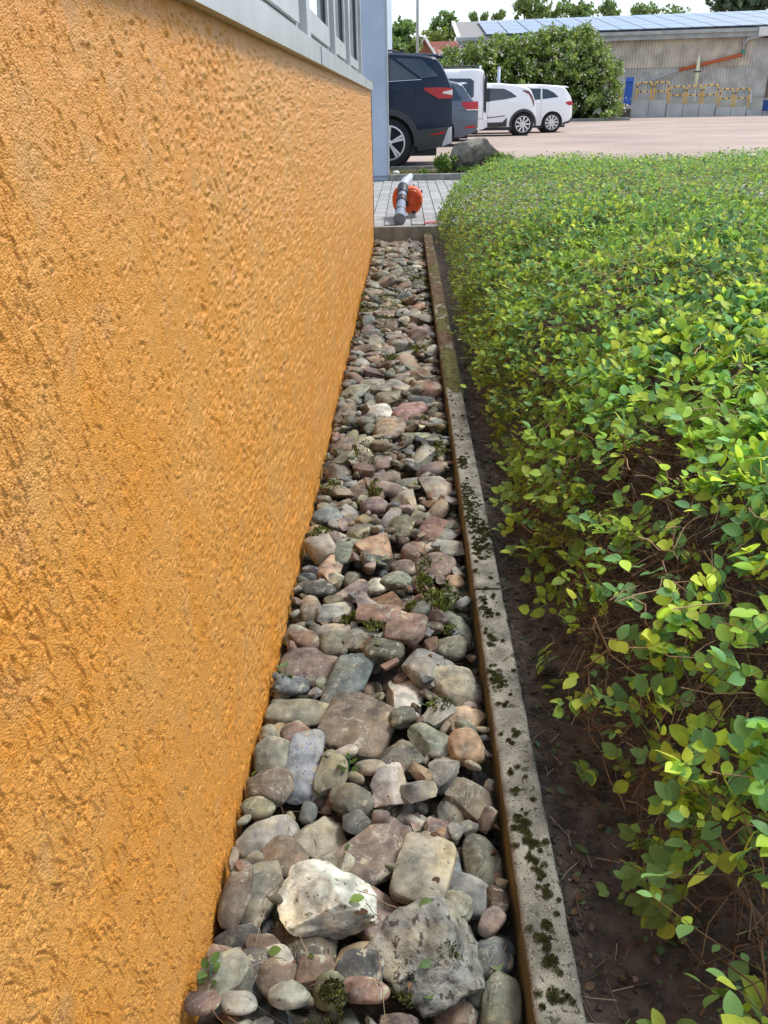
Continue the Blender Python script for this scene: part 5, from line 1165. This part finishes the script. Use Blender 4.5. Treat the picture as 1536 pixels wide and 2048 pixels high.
# white small crossover
Yn = 27.2; rx_ = ony(1073, 240, Yn)[0]; hub = ony(1046.5, 250, Yn)[0]; ov = rx_ - hub; S_ = 1.07
ay_top = [(0, .72), (.02, .98), (.09, 1.15), (.20, 1.38), (.36, 1.47), (.7, 1.54), (1.3, 1.60), (2.0, 1.61), (2.5, 1.52), (2.95, 1.18), (3.6, .98), (3.9, .6)]
ay_low = [(0, .44), (.06, .34), (.9, .27), (3.5, .27), (3.9, .45)]
ay_p = [('side_window', M['car_glass'], [(.68, 1.17), (1.05, 1.11), (1.60, 1.055)], [(.68, 1.185), (.86, 1.31), (1.10, 1.42), (1.60, 1.44)], .009), ('side_window', M['car_glass'], [(1.70, 1.045), (2.6, .98)], [(1.70, 1.44), (2.2, 1.42), (2.6, 1.08)], .009), ('door_pillar', M['black'], [(1.56, 1.05), (1.72, 1.035)], [(1.56, 1.44), (1.72, 1.44)], .011),
  ('tail_light', mat('lamp_maroon', (.16, .01, .02), .2, coat=1), [(.08, .88), (.11, .92), (.17, 1.09), (.28, 1.25), (.48, 1.34)], [(.08, 1.02), (.11, 1.10), (.17, 1.22), (.28, 1.34), (.48, 1.37)], .014), ('sill_cladding', M['cladding'], [(.98, .285), (1.3, .275), (2.7, .275)], [(.98, .56), (1.12, .42), (2.7, .40)], .012),
  ('side_strip', M['cladding'], [(1.05, .60), (1.9, .52)], [(1.05, .625), (1.9, .545)], .010), ('door_seam', M['cladding'], [(1.62, .42), (1.626, .42)], [(1.62, 1.04), (1.626, 1.04)], .009), ('reflector', M['black'], [(.0, .40), (.07, .36)], [(.0, .50), (.07, .46)], .014)]
def hand(c, ys_, x, z, m=None): box_part(c, 'door_handle', m or M['white_paint'], (x, ys_(x, z) - .01, z), (x + .16, ys_(x, z) + .035, z + .03), .008)
def ay_extra(c, ys_, zt):
    hand(c, ys_, .72, 1.00); hand(c, ys_, 1.70, .93)
    b = MB(); P = [[(x, -.5, 1.47 + .06 * (x - .1)), (x, 0, 1.50 + .06 * (x - .1)), (x, .5, 1.47 + .06 * (x - .1))] for x in (.12, .3, .5)]; b.grid(P); o = b.build('roof_spoiler', M['white_paint'], c, True); s = o.modifiers.new('t', 'SOLIDIFY'); s.thickness = .03
car('white small crossover car with black wheel arches and a dark red tail light strip', M['white_paint'], 3.9, 1.76, ay_top, ay_low, 1.08, 1.60, [ov / .9, 2.95], .345, ay_p, (rx_, Yn + .88, ZC), PI, (9, 'swirl', .72), .07, ay_extra, sc=.90)
# white estate
Yn = 29.6; rx_ = ony(1145.5, 240, Yn)[0]; hub = ony(1104.5, 248, Yn)[0]; ov = rx_ - hub
ki_top = [(0, .70), (.01, .95), (.05, 1.12), (.12, 1.24), (.30, 1.46), (.42, 1.53), (.9, 1.585), (1.5, 1.62), (2.3, 1.62), (2.9, 1.5), (3.4, 1.15), (4.2, .98), (4.6, .6)]
ki_low = [(0, .46), (.04, .36), (.35, .24), (4.1, .24), (4.6, .45)]
ki_p = [('side_window', M['car_glass'], [(.56, 1.17), (1.14, 1.115)], [(.56, 1.18), (.72, 1.32), (.95, 1.43), (1.14, 1.46)], .009), ('side_window', M['car_glass'], [(1.20, 1.11), (2.1, 1.06)], [(1.20, 1.46), (2.1, 1.49)], .009), ('side_window', M['car_glass'], [(2.16, 1.06), (3.1, 1.02)], [(2.16, 1.49), (2.6, 1.46), (3.1, 1.1)], .009),
  ('tail_light', M['light_red'], [(0, .90), (.16, .90), (.28, .97)], [(0, 1.03), (.16, 1.03), (.28, 1.0)], .012), ('bumper_lip', M['cladding'], [(0, .38), (.1, .31), (.36, .26)], [(0, .50), (.1, .39), (.36, .32)], .012), ('rear_window_edge', M['black'], [(.10, 1.19), (.25, 1.37)], [(.10, 1.21), (.25, 1.40)], .01), ('door_seam', M['cladding'], [(1.17, .30), (1.176, .30)], [(1.17, 1.10), (1.176, 1.10)], .009)]
def ki_extra(c, ys_, zt):
    hand(c, ys_, 1.25, .98); b = MB(); P = [[(x, -.55, 1.50 + .1 * (x - .2)), (x, 0, 1.54 + .1 * (x - .2)), (x, .55, 1.50 + .1 * (x - .2))] for x in (.16, .4, .6)]; b.grid(P); o = b.build('roof_spoiler', M['white_paint'], c, True); s = o.modifiers.new('t', 'SOLIDIFY'); s.thickness = .03
car('white estate car furthest right in the row, with a small red rear lamp', M['white_paint'], 4.6, 1.8, ki_top, ki_low, 1.08, 1.61, [ov / .89, 3.7], .335, ki_p, (rx_, Yn + .9, ZC), PI, (10, 'plain', .72), None, ki_extra, sc=.89)

# ================================================================== BACKGROUND
# warehouse: front wall from B (left) to A (right)
A_ = ony(1487, 200, 57.0); B_ = ony(932, 200, 59.6); dv = np.array([A_[0] - B_[0], A_[1] - B_[1]]); WL = np.linalg.norm(dv); dv /= WL; rzW = math.atan2(dv[1], dv[0])
wh = thing('warehouse', 'long warehouse clad in corrugated fibre cement with solar panels on its roof', 'warehouse', (B_[0], B_[1], ZC), rzW)
eave = ony(1487, 58, 57.0)[2] - ZC
def corr(x0, x1, z0, z1, y, name, m, pitch=.178, amp=.045):
    n = int((x1 - x0) / pitch * 6); X = np.linspace(x0, x1, n); Y = y - amp * np.sin(2 * PI * X / pitch); zz = np.array([z0, z1]); V = np.stack([np.repeat(X, 2), np.repeat(Y, 2), np.tile(zz, n)], -1); i = np.arange(n - 1) * 2
    return link(name, me_np(name, V, np.stack([i, i + 2, i + 3, i + 1], -1), m, True), wh)
zj = eave * .60
corr(0, WL + .03, zj - .05, eave, -.03, 'upper_cladding', M['fibre']); corr(0, WL + .05, 1.0, zj, .03, 'lower_cladding', M['fibre2'])
b = MB(); b.box((0, .0, 0), (WL, .3, 1.02)); b.build('plinth', M['plinth'], wh)
b = MB(); b.box((0, .12, 1.02), (WL, .3, eave)); b.build('inner_wall', M['fibre3'], wh)
corr(WL + .02, WL + 1.2, 1.0, eave, .035, 'corner_cladding', M['fibre2']); corr(WL + 1.2, WL + 22, 1.0, zj * 1.1, 1.0, 'side_cladding', M['fibre3']); corr(WL + 1.2, WL + 22, zj * 1.1 - .05, eave, .94, 'side_cladding', M['fibre3'])
b = MB(); b.box((WL + 1.15, .04, 1.0), (WL + 1.22, 1.1, eave)); b.build('return_wall', M['fibre3'], wh)
b = MB(); b.box((WL, .08, 0), (WL + 1.2, 1.1, 1.0)); b.box((WL + 1.2, 1.05, 0), (WL + 22, 1.3, 1.0)); b.build('side_plinth', M['plinth'], wh)
# gable at the left end
DP, RH = 13.0, 1.9; SH = -.13
b = MB(); b.add([(0, 0, 0), (SH * DP, DP, 0), (SH * DP, DP, eave + RH), (0, 0, eave), (.2, 0, 0), (.2 + SH * DP, DP, 0), (.2 + SH * DP, DP, eave + RH - .05), (.2, 0, eave - .02)], [(0, 3, 2, 1), (4, 5, 6, 7), (0, 4, 7, 3)]); b.build('gable_wall', M['fibre3'], wh)
b = MB(); n = int((WL + 23) / .18); V = []; 
sl = RH / DP; nx = np.linspace(-.6, WL + 22, 400); Yr = np.array([-.45, DP]); 
Vr = [(x + SH * y, y, eave + .06 + sl * y) for x in (-.6, WL + 22) for y in Yr] + [(x + SH * y, y, eave - .02 + sl * y) for x in (-.6, WL + 22) for y in Yr]
b.add(Vr, [(0, 2, 3, 1), (4, 5, 7, 6), (0, 4, 6, 2), (0, 1, 5, 4), (1, 3, 7, 5)]); b.build('roof', M['roof_sheet'], wh)
b = MB(); b.box((-.7, -.62, eave - .16), (WL + .1, -.48, eave + .0)); b.build('gutter', M['gutter'], wh); b = MB(); b.box((-.6, -.47, eave - .42), (WL + .1, -.40, eave + .04)); b.build('fascia_board', M['gutter'], wh)
b = MB(); b.box((WL + 3.3, -.6, eave - .2), (WL + 22, -.45, eave + .03)); b.build('gutter', M['gutter'], wh)
b = MB(); b.box((WL + .12, -.75, eave - .42), (WL + 3.2, -.3, eave + .05)); b.build('hopper_box', M['white_trim'], wh); b = MB(); b.box((WL + .2, -.3, eave - .5), (WL + 22, 1.0, eave - .05)); b.build('soffit', M['black'], wh)
b = MB(); b.box((-.7, -.5, eave + .0), (-.45, DP, eave + .10)); Vv = np.array(b.V); Vv[:, 2] += np.where(Vv[:, 1] > 5, RH + .05, 0); Vv[:, 0] += SH * Vv[:, 1]; b.V = [tuple(v) for v in Vv]; b.build('verge_trim', M['white_trim'], wh)
# solar panels
an = math.atan(sl); q = MB(); q.box((.02, .02, 0), (1.33, 2.72, .05)); q.V = [(v[0] + SH * v[1], v[1], v[2]) for v in q.V]; sme = q.mesh('solar_panel', M['solar']); fr = MB()
for (a, bq, c_, d_) in ((0, 1.35, 0, .02), (0, 1.35, 2.72, 2.74), (0, .02, .02, 2.72), (1.33, 1.35, .02, 2.72)): fr.box((a, c_, -.01), (bq, d_, .06))
fr.V = [(v[0] + SH * v[1], v[1], v[2]) for v in fr.V]; fme = fr.mesh('panel_frame', M['satin'])
nxp = int((WL + 20 - 1.0) / 1.38)
for i in range(nxp):
    for j in range(4):
        y = -.1 + j * 2.8 * math.cos(an); o = link('solar_panel', sme, wh); o.location = (1.2 + i * 1.38 + SH * y, y, eave + .17 + sl * y); o.rotation_euler = (an, 0, 0)
b = MB(); b.box((1.1, -.2, eave + .07), (WL + 20, -.12, eave + .12)); b.build('panel_rail', M['black'], wh)
# pipes
def wl(px_, py_, off=-.25):
    """point on the plane just in front of the wall, in warehouse coordinates"""
    r = ray(px_, py_); n_ = np.array([-dv[1], dv[0]]); c0 = np.array([B_[0], B_[1]]) + n_ * off; t = (c0 @ n_) / (r[:2] @ n_); p = np.array([0, 0, H]) + t * r; d = p[:2] - B_[:2]; return (d @ dv, d @ n_, p[2] - ZC)
b = MB(); b.tube([wl(1490, 66), wl(1488, 82), wl(1487, 104)], .075, 8); b.build('downpipe', M['pipe_grey'], wh, True); b = MB(); b.tube([wl(1487, 99), wl(1486, 108)], .10, 8); b.build('pipe_coupling', M['green'], wh)
b = MB(); b.tube([wl(1484, 109), wl(1358, 140)], .10, 8); b.build('orange_drain_pipe', M['pipe_orange'], wh, True); b = MB(); b.tube([wl(1358, 140), wl(1270, 172)], .075, 8); b.build('grey_drain_pipe', M['pipe_grey'], wh, True)
b = MB(); b.tube([wl(1489, 88, -.4), wl(1495, 78, -.4), wl(1531, 70, -.4), wl(1534, 64, -.4)], .08, 8); b.build('branch_pipe', M['pipe_grey'], wh, True)
b = MB(); b.tube([wl(1502, 182, -.2), wl(1501, 205, -.2)], .05, 6); b.build('wall_vent', M['white_trim'], wh)
# cream standing pipe
pt, pb = wl(1398.5, 110, -.6), wl(1391, 178, -.6)
def w2(p): c_, s_ = math.cos(rzW), math.sin(rzW); return np.array([B_[0] + p[0] * c_ - p[1] * s_, B_[1] + p[0] * s_ + p[1] * c_, ZC + p[2]])
g0 = w2(wl(1389, 203, -.6)); top_, bot_ = w2(pt) - g0, w2(pb) - g0
fl = thing('folded_parasol', 'cream folded parasol standing behind the middle yellow barriers', 'parasol', tuple(g0)); b = MB(); b.tube([tuple(bot_), tuple(bot_ * .55 + top_ * .45), tuple(bot_ * .12 + top_ * .88), tuple(top_)], [.10, .13, .09, .03], 12); b.build('canopy', M['cream'], fl, True)
b = MB(); b.tube([tuple(bot_ * .5 + top_ * .5), tuple(bot_ * .47 + top_ * .53)], .21, 12); b.build('strap', M['black'], fl); b = MB(); b.tube([(0, 0, 0), tuple(bot_)], .04, 8); b.build('pole', M['white_trim'], fl)
# retaining panels and ramp
rp = thing('ramp', 'grey concrete loading ramp with low retaining panels in front of the warehouse wall', 'ramp', (0, 0, 0))
tops = [(1263, 200), (1296, 200), (1335, 207), (1368, 207), (1400, 207), (1431, 214), (1463, 215), (1495, 221)]
def fw(px_, py_): return w2(wl(px_, py_, -2.6))
xsP = [1263, 1299, 1334, 1367, 1399, 1432, 1463, 1493, 1525, 1545]; hts = [200, 200, 207, 207, 207, 214, 214, 221, 223]
for i in range(len(xsP) - 1):
    pa, pb_ = fw(xsP[i], hts[i]), fw(xsP[i + 1], hts[i]); h_ = (pa[2] + pb_[2]) / 2; d = _n(np.array([pb_[0] - pa[0], pb_[1] - pa[1]])); nrm_ = np.array([-d[1], d[0]]); g = .012
    Q = []
    for (pp, sg) in ((pa, 1), (pb_, -1)):
        for t in (0, .18):
            v = np.array(pp[:2]) + d * g * sg + nrm_ * t; Q += [(v[0], v[1], ZC - .05), (v[0], v[1], h_)]
    b = MB(); b.add(Q, [(0, 1, 3, 2), (4, 6, 7, 5), (0, 4, 5, 1), (2, 3, 7, 6), (1, 5, 7, 3)]); b.build('retaining_panel', M['apron'], rp)
    v = [(np.array(pp[:2]) + nrm_ * t) for pp in (pa, pb_) for t in (.18, 2.5)]; b = MB(); b.add([(p_[0], p_[1], h_ - .03) for p_ in v], [(0, 2, 3, 1)]); b.build('deck', M['plinth'], rp)
# barriers
bars = [(1271, 1302, 200, 165), (1306, 1335, 200, 164), (1336, 1367, 207, 173), (1370, 1400, 207, 172), (1403, 1433, 207, 170), (1436, 1463, 214, 178), (1467, 1496, 213, 177)]
names = ['first yellow and black tubular barrier, next to the blue dock plate', 'second yellow barrier from the blue dock plate, on the highest ramp step', 'third yellow barrier, the left one on the middle ramp step', 'fourth yellow barrier, in front of the folded cream parasol', 'fifth yellow barrier, right of the parasol on the middle step', 'sixth yellow barrier, left one on the lowest step', 'seventh yellow barrier, the rightmost at the ramp end']
bandm = M['black']
for (x0, x1, yb, yt), nm in zip(bars, names):
    def q_(px_, py_): return w2(wl(px_, py_, -2.3))
    p0, p1, pt_ = q_(x0 + 1, yb), q_(x1 - 1, yb), q_((x0 + x1) / 2, yt); W2 = np.linalg.norm(p1[:2] - p0[:2]); h_ = pt_[2] - (p0[2] + p1[2]) / 2
    t = thing('barrier', nm, 'barrier', tuple((p0 + p1) / 2), math.atan2(p1[1] - p0[1], p1[0] - p0[0]), 'yellow and black barriers on the ramp'); w_ = W2 / 2; r_ = .12
    pts = [(-w_, 0, 0), (-w_, 0, h_ - r_)] + [(-w_ + r_ * (1 - math.cos(a)), 0, h_ - r_ + r_ * math.sin(a)) for a in (.5, 1.05)] + [(-w_ + r_, 0, h_), (w_ - r_, 0, h_)] + [(w_ - r_ * (1 - math.cos(a)), 0, h_ - r_ + r_ * math.sin(a)) for a in (1.05, .5)] + [(w_, 0, h_ - r_), (w_, 0, 0)]
    b = MB(); b.tube(pts, .032, 8); b.build('frame', M['yellow'], t, True); b = MB(); b.tube([(-w_, 0, h_ * .48), (w_, 0, h_ * .48)], .028, 8); b.build('mid_rail', M['yellow'], t, True)
    for (x, z) in ((-w_ * .45, h_), (w_ * .45, h_), (-w_ * .45, h_ * .48), (w_ * .45, h_ * .48)): b = MB(); b.tube([(x - .05, 0, z), (x + .05, 0, z)], .036, 8); b.build('black_band', bandm, t)
    for x in (-w_, w_): b = MB(); b.tube([(x, 0, h_ * .70), (x, 0, h_ * .80)], .036, 8); b.build('black_band', bandm, t)
    for x in (-w_, w_): b = MB(); b.box((x - .08, -.08, 0), (x + .08, .08, .015)); b.build('base_plate', M['yellow'], t)
# blue dock plate
def q3(px_, py_, off=-2.9): return w2(wl(px_, py_, off))
a0, a1, a2, a3 = q3(1246, 210), q3(1261, 210), q3(1268, 155, -2.4), q3(1252, 156, -2.4)
dk = thing('dock_plate', 'upright blue steel dock plate left of the yellow barriers', 'dock plate', tuple((a0 + a1) / 2)); o0 = (a0 + a1) / 2
def slab(A4, th): 
    n_ = np.cross(A4[1] - A4[0], A4[3] - A4[0]); n_ = n_ / np.linalg.norm(n_) * th; return [tuple(p - o0) for p in A4] + [tuple(p + n_ - o0) for p in A4], [(0, 1, 2, 3), (7, 6, 5, 4), (0, 4, 5, 1), (1, 5, 6, 2), (2, 6, 7, 3), (3, 7, 4, 0)]
b = MB(); b.add(*slab([a0, a1, a2, a3], .10)); b.build('plate', M['blue'], dk)
lip = [a3 * .84 + a0 * .16 - [0, .10, 0], a2 * .84 + a1 * .16 - [0, .10, 0], a2 - [0, .05, 0], a3 - [0, .05, 0]]; b = MB(); b.add(*slab(lip, .06)); b.build('lip', M['blue'], dk)
b = MB(); [b.tube([tuple(a0 * (1 - k) + a1 * k - o0 - [0, .07, 0]), tuple((a3 * (1 - k) + a2 * k) * .82 + (a0 * (1 - k) + a1 * k) * .18 - o0 - [0, .07, 0])], .03, 6) for k in (.15, .5, .85)]; b.build('rib', M['blue'], dk)
b = MB(); b.box(tuple(q3(1240, 218) - o0), tuple(q3(1266, 210) - o0 + [0, .6, 0])); b.build('hinge_bracket', M['pipe_grey'], dk); b = MB(); b.box(tuple(q3(1243, 234) - o0), tuple(q3(1262, 219) - o0 + [0, .7, 0])); b.build('base_block', M['bark'], dk)
rp0 = q3(1237, 232, -3.2); rpt = q3(1239, 186, -3.2); ps = thing('bollard', 'rusty red brown post between the big bush and the blue dock plate', 'post', tuple(rp0)); b = MB(); b.tube([(0, 0, 0), tuple(rpt - rp0)], [.09, .085], 10); b.build('post', M['pipe_orange'], ps); b = MB(); b.tube([tuple((rpt - rp0)), tuple(rpt - rp0 + [0, 0, .05])], .11, 10); b.build('cap', M['green'], ps)
pd = q3(1534, 222, -2.9); t = thing('crate', 'blue crate at the right edge beside the ramp end', 'crate', tuple(pd)); b = MB(); b.box((0, 0, 0), (1.0, .8, .55)); b.box((-.03, -.03, .5), (1.03, .83, .58)); b.build('box', M['blue'], t)

# ---- poles
fp = ony(835, 112, 33); t = thing('flagpole', 'tall thin grey flagpole rising behind the dark car', 'pole', (fp[0], 33, ZC)); b = MB(); b.tube([(0, 0, 0), (0, 0, 9)], [.055, .04], 10); b.build('mast', M['gutter'], t, True); b = MB(); b.lathe([(.12, 0), (.12, .06), (.07, .1)], 12, 'Z'); b.build('base', M['gutter'], t)
fp = ony(997, 167, 38); zt_ = ony(997, 136, 38)[2]; t = thing('post', 'short pale grey post standing before the big flowering bush', 'post', (fp[0], 38, ZC)); b = MB(); b.tube([(0, 0, 0), (0, 0, zt_ - ZC)], .065, 10); b.build('mast', M['panel'], t, True); b = MB(); b.lathe([(.07, zt_ - ZC), (.07, zt_ - ZC + .02), (.01, zt_ - ZC + .05)], 10, 'Z'); b.build('cap', M['panel'], t)
fp = ony(960, 140, 36); t = thing('post', 'thin post top showing above the white van roof', 'post', (fp[0], 36, ZC)); b = MB(); b.tube([(0, 0, 0), (0, 0, ony(960, 131, 36)[2] - ZC)], .05, 8); b.build('mast', M['panel'], t, True)

# ---- red roofed house
Yh = 85; hA, hB, hC = ony(831, 112, Yh), ony(884, 80, Yh), ony(858, 78, Yh)
gx0, gx1 = ony(826, 115, Yh)[0], ony(890, 100, Yh)[0]; zr = ony(845, 76, Yh)[2]; ze = ony(845, 116, Yh)[2]; gx_m = ony(848, 80, Yh)[0]; gr_ = gx_m + (gx_m - gx0) * .9
hs = thing('house', 'red brick house with a steep red tiled roof far behind the dark car', 'house', (gx_m, Yh, ZC)); hx = gx_m - gx0; zr -= ZC; ze -= ZC
b = MB(); b.add([(-hx, 0, 0), (hx, 0, 0), (hx, 0, ze), (0, 0, zr), (-hx, 0, ze), (-hx, 8, 0), (hx, 8, 0), (hx, 8, ze), (0, 8, zr), (-hx, 8, ze)], [(0, 1, 2, 3, 4), (5, 9, 8, 7, 6), (0, 4, 9, 5), (1, 6, 7, 2)]); b.build('gable_wall', M['brick_wall'], hs)
b = MB(); 
for s in (-1, 1):
    b.add([(0, -.3, zr + .12), (s * (hx + .4), -.3, ze - .25), (s * (hx + .4), 8.3, ze - .25), (0, 8.3, zr + .12), (0, -.3, zr + .0), (s * (hx + .4), -.3, ze - .4), (s * (hx + .4), 8.3, ze - .4), (0, 8.3, zr)], [(0, 1, 2, 3), (4, 7, 6, 5), (0, 4, 5, 1)])
b.build('roof', M['roof_tile'], hs)
b = MB(); [b.tube([(0, -.36, zr + .05), (s * (hx + .42), -.36, ze - .33)], .11, 6) for s in (-1, 1)]; b.build('bargeboard', M['white_trim'], hs)
# side wing with ridge running right
wx = ony(892, 100, Yh + 1)[0] - gx_m; b = MB(); b.add([(0, .5, ze), (wx + 4, .5, ze - .3), (wx + 4, 4, zr - .05), (0, 4, zr - .05), (wx + 4, 8, ze), (0, 8, ze)], [(0, 1, 2, 3), (3, 2, 4, 5)]); b.build('wing_roof', M['roof_tile'], hs)
b = MB(); b.box((0, .7, 0), (wx + 3.8, 7.5, ze - .35)); b.build('wing_wall', M['brick_wall'], hs)
for k in (0, 1): x = ony(863 + 5 * k, 87, Yh)[0] - gx_m; b = MB(); b.box((x - .14, 1.1, zr - 1.35), (x + .14, 2.4, zr - .7)); b.build('roof_window', M['cream'], hs)

# ---- big flowering bush
BG = [(.13, .22, .045), (.19, .30, .055), (.09, .16, .04), (.25, .36, .07), (.31, .38, .07)]
def lumps(pts, Y, seed, name, label, cat, size, cols, n_each, rpx, group=None, base_px=None, flowers=0, dep=2.0):
    rg = np.random.default_rng(seed); c0 = ony(pts[0][0] if base_px is None else base_px, 200, Y); t = thing(name, label, cat, (c0[0], Y, ZC), 0, group); parts = []; fl_ = []
    sc = (Y * .895) / F
    for (x, y, r) in pts:
        p = ony(x, y, Y) - [c0[0], Y, ZC]; rr_ = r * sc; p[1] += rg.uniform(-.4, .4) * dep
        parts.append(leafball(int(n_each * (r / rpx) ** 2), p, (rr_, dep * .8, rr_), size, cols, rg, shell=.5))
        if flowers: fl_.append(leafball(int(flowers * (r / rpx) ** 2), p + [0, -.4, 0], (rr_ * 1.02, dep * .85, rr_ * 1.02), size * .55, [(.62, .62, .52), (.5, .52, .42)], rg, shell=.85))
    V, Fq, C = merge(parts); link('foliage', me_np('foliage', V, Fq, M['far_leaf'], False, C), t)
    if fl_: V, Fq, C = merge(fl_); link('blossom', me_np('blossom', V, Fq, M['far_leaf'], False, C), t, kind='stuff')
    return t, sc, c0
bp = []
rgb = np.random.default_rng(4); outline = [(865, 112), (895, 92), (930, 84), (960, 78), (1000, 76), (1040, 68), (1080, 58), (1120, 55), (1160, 52), (1195, 66), (1222, 92), (1232, 130), (1228, 170), (1222, 205)]
for x in range(870, 1236, 17):
    yt = np.interp(x, [p[0] for p in outline[:12]], [p[1] for p in outline[:12]])
    y = yt + 18
    while y < 226: bp.append((x + rgb.uniform(-6, 6), y + rgb.uniform(-5, 5), rgb.uniform(14, 21))); y += 20
tb, sc, c0 = lumps(bp, 50, 21, 'flowering_bush', 'big dense green bush with small white blossoms in front of the warehouse', 'bush', .19, BG, 330, 18, None, 1050, 26, 2.4)
b = MB()
for k in range(7): x = ony(900 + 52 * k, 226, 50)[0] - c0[0]; b.tube([(x, 0, 0), (x + random.uniform(-.3, .3), .2, 1.6), (x + random.uniform(-.8, .8), 0, 3.0)], [.10, .07, .03], 6)
b.build('trunk', M['bark'], tb, True)
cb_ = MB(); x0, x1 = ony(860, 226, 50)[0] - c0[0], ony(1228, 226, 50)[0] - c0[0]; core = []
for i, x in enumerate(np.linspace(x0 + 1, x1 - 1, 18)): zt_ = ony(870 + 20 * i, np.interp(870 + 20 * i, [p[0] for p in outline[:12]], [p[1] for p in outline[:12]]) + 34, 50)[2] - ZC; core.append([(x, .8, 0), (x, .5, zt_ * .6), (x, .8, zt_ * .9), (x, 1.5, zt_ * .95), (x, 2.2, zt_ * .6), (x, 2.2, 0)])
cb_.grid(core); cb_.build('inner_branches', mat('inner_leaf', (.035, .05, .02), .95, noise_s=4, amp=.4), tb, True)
cu = MB(); pa, pb_ = ony(1140, 236, 49), ony(1238, 233, 49.5); k0 = onz(1100, 238, ZC); cu.box((pa[0] - 6, 48.2, ZC - .1), (pb_[0] + .3, 48.4, ZC + .14), bev=.02); cu.build('bush_kerb', M['concrete'], kind='structure')
b = MB(); b.add([(pa[0] - 25, 48.4, ZC + .1), (pb_[0] + .3, 48.4, ZC + .1), (pb_[0] + .3, 56, ZC + .1), (pa[0] - 25, 56, ZC + .1)], [(0, 1, 2, 3)]); b.build('bush_bed', M['soil'], kind='structure')

# ---- trees behind
TG = [(.13, .22, .05), (.18, .28, .06), (.09, .15, .04), (.22, .32, .08)]
TGd = [(.06, .11, .045), (.09, .14, .06), (.04, .08, .03), (.11, .17, .08)]
def tree(pts, Y, seed, label, cols, size=.30, n_each=260, rpx=16, trunk=None):
    t, sc, c0 = lumps(pts, Y, seed, 'tree', label, 'tree', size, cols, int(n_each * 1.5), rpx, 'trees beyond the warehouse and house', None, 0, 2.2)
    rg_ = random.Random(seed); b = MB(); cx = np.mean([ony(p[0], p[1], Y)[0] for p in pts]) - c0[0]; zt_ = max(ony(p[0], p[1], Y)[2] for p in pts) - ZC
    b.tube([(cx, 0, 0), (cx + .1, 0, zt_ * .4), (cx - .1, 0, zt_ * .7), (cx, 0, zt_ * .95)], [.32, .26, .16, .05], 8); b.build('trunk', M['bark'], t, True)
    for p in pts[::2]:
        e = ony(p[0], p[1], Y) - [c0[0], Y, ZC]; b = MB(); z0 = max(zt_ * .35, e[2] * .55); b.tube([(cx, 0, z0), (cx * .5 + e[0] * .5, .1, z0 * .4 + e[2] * .6), tuple(e)], [.13, .08, .03], 5); b.build('limb', M['bark'], t, True)
    return t
def blob(cx, cy, rx, ry, n, seed, r=(9, 15)):
    g = random.Random(seed); o = []
    for _ in range(n): a, q = g.uniform(0, 2 * PI), math.sqrt(g.random()); o.append((cx + rx * q * math.cos(a), cy + ry * q * math.sin(a), g.uniform(*r)))
    return o
tree(blob(808, 82, 26, 36, 34, 1, (8, 14)), 75, 1, 'rounded green tree left of the flagpole', TG)
tree(blob(790, 98, 16, 18, 8, 2, (8, 12)), 73, 2, 'lower green tree crown right beside the blue grey panel edge', TG)
tree(blob(893, 52, 26, 24, 14, 3, (7, 12)), 95, 3, 'airy tree behind the red house and the warehouse gable', TG, .32, 260)
tree(blob(868, 74, 20, 10, 8, 4, (7, 10)), 93, 4, 'yellow green low tree just above the red roof', [(.18, .26, .04), (.22, .30, .05)])
tree(blob(956, 36, 14, 6, 5, 5, (4, 7)), 105, 5, 'small distant treetop above the left end of the solar roof', TG, .3, 260, 8)
tree(blob(1000, 34, 12, 7, 5, 6, (4, 7)), 105, 6, 'small pointed treetop second from the roof gable', TG, .3, 260, 8)
tree(blob(1065, 18, 38, 24, 22, 7, (7, 14)), 88, 7, 'broad tree with gaps rising above the middle of the solar roof', TG, .3, 150)
tree(blob(1140, 20, 40, 20, 20, 8, (7, 13)), 90, 8, 'bushy tree next to the broad one above the solar roof', TG, .3, 170)
tree(blob(1215, 22, 34, 16, 16, 9, (6, 11)), 92, 9, 'tree crown right of centre above the solar roof', TG, .3, 160)
tree(blob(1290, 24, 36, 14, 16, 10, (6, 10)), 94, 10, 'low tree crown above the roof before the sky gap', TG, .3, 160)
tree(blob(1352, 22, 16, 14, 8, 11, (5, 8)), 96, 11, 'thin treetop at the left side of the sky gap', TG, .3, 130)
tree(blob(1480, 0, 56, 24, 34, 12, (9, 16)), 85, 12, 'large dark tree above the right end of the warehouse roof', TGd, .3, 200)
tree(blob(1590, 0, 50, 26, 20, 13, (9, 16)), 85, 13, 'dark tree past the right edge beside the large dark one', TGd, .3, 160)
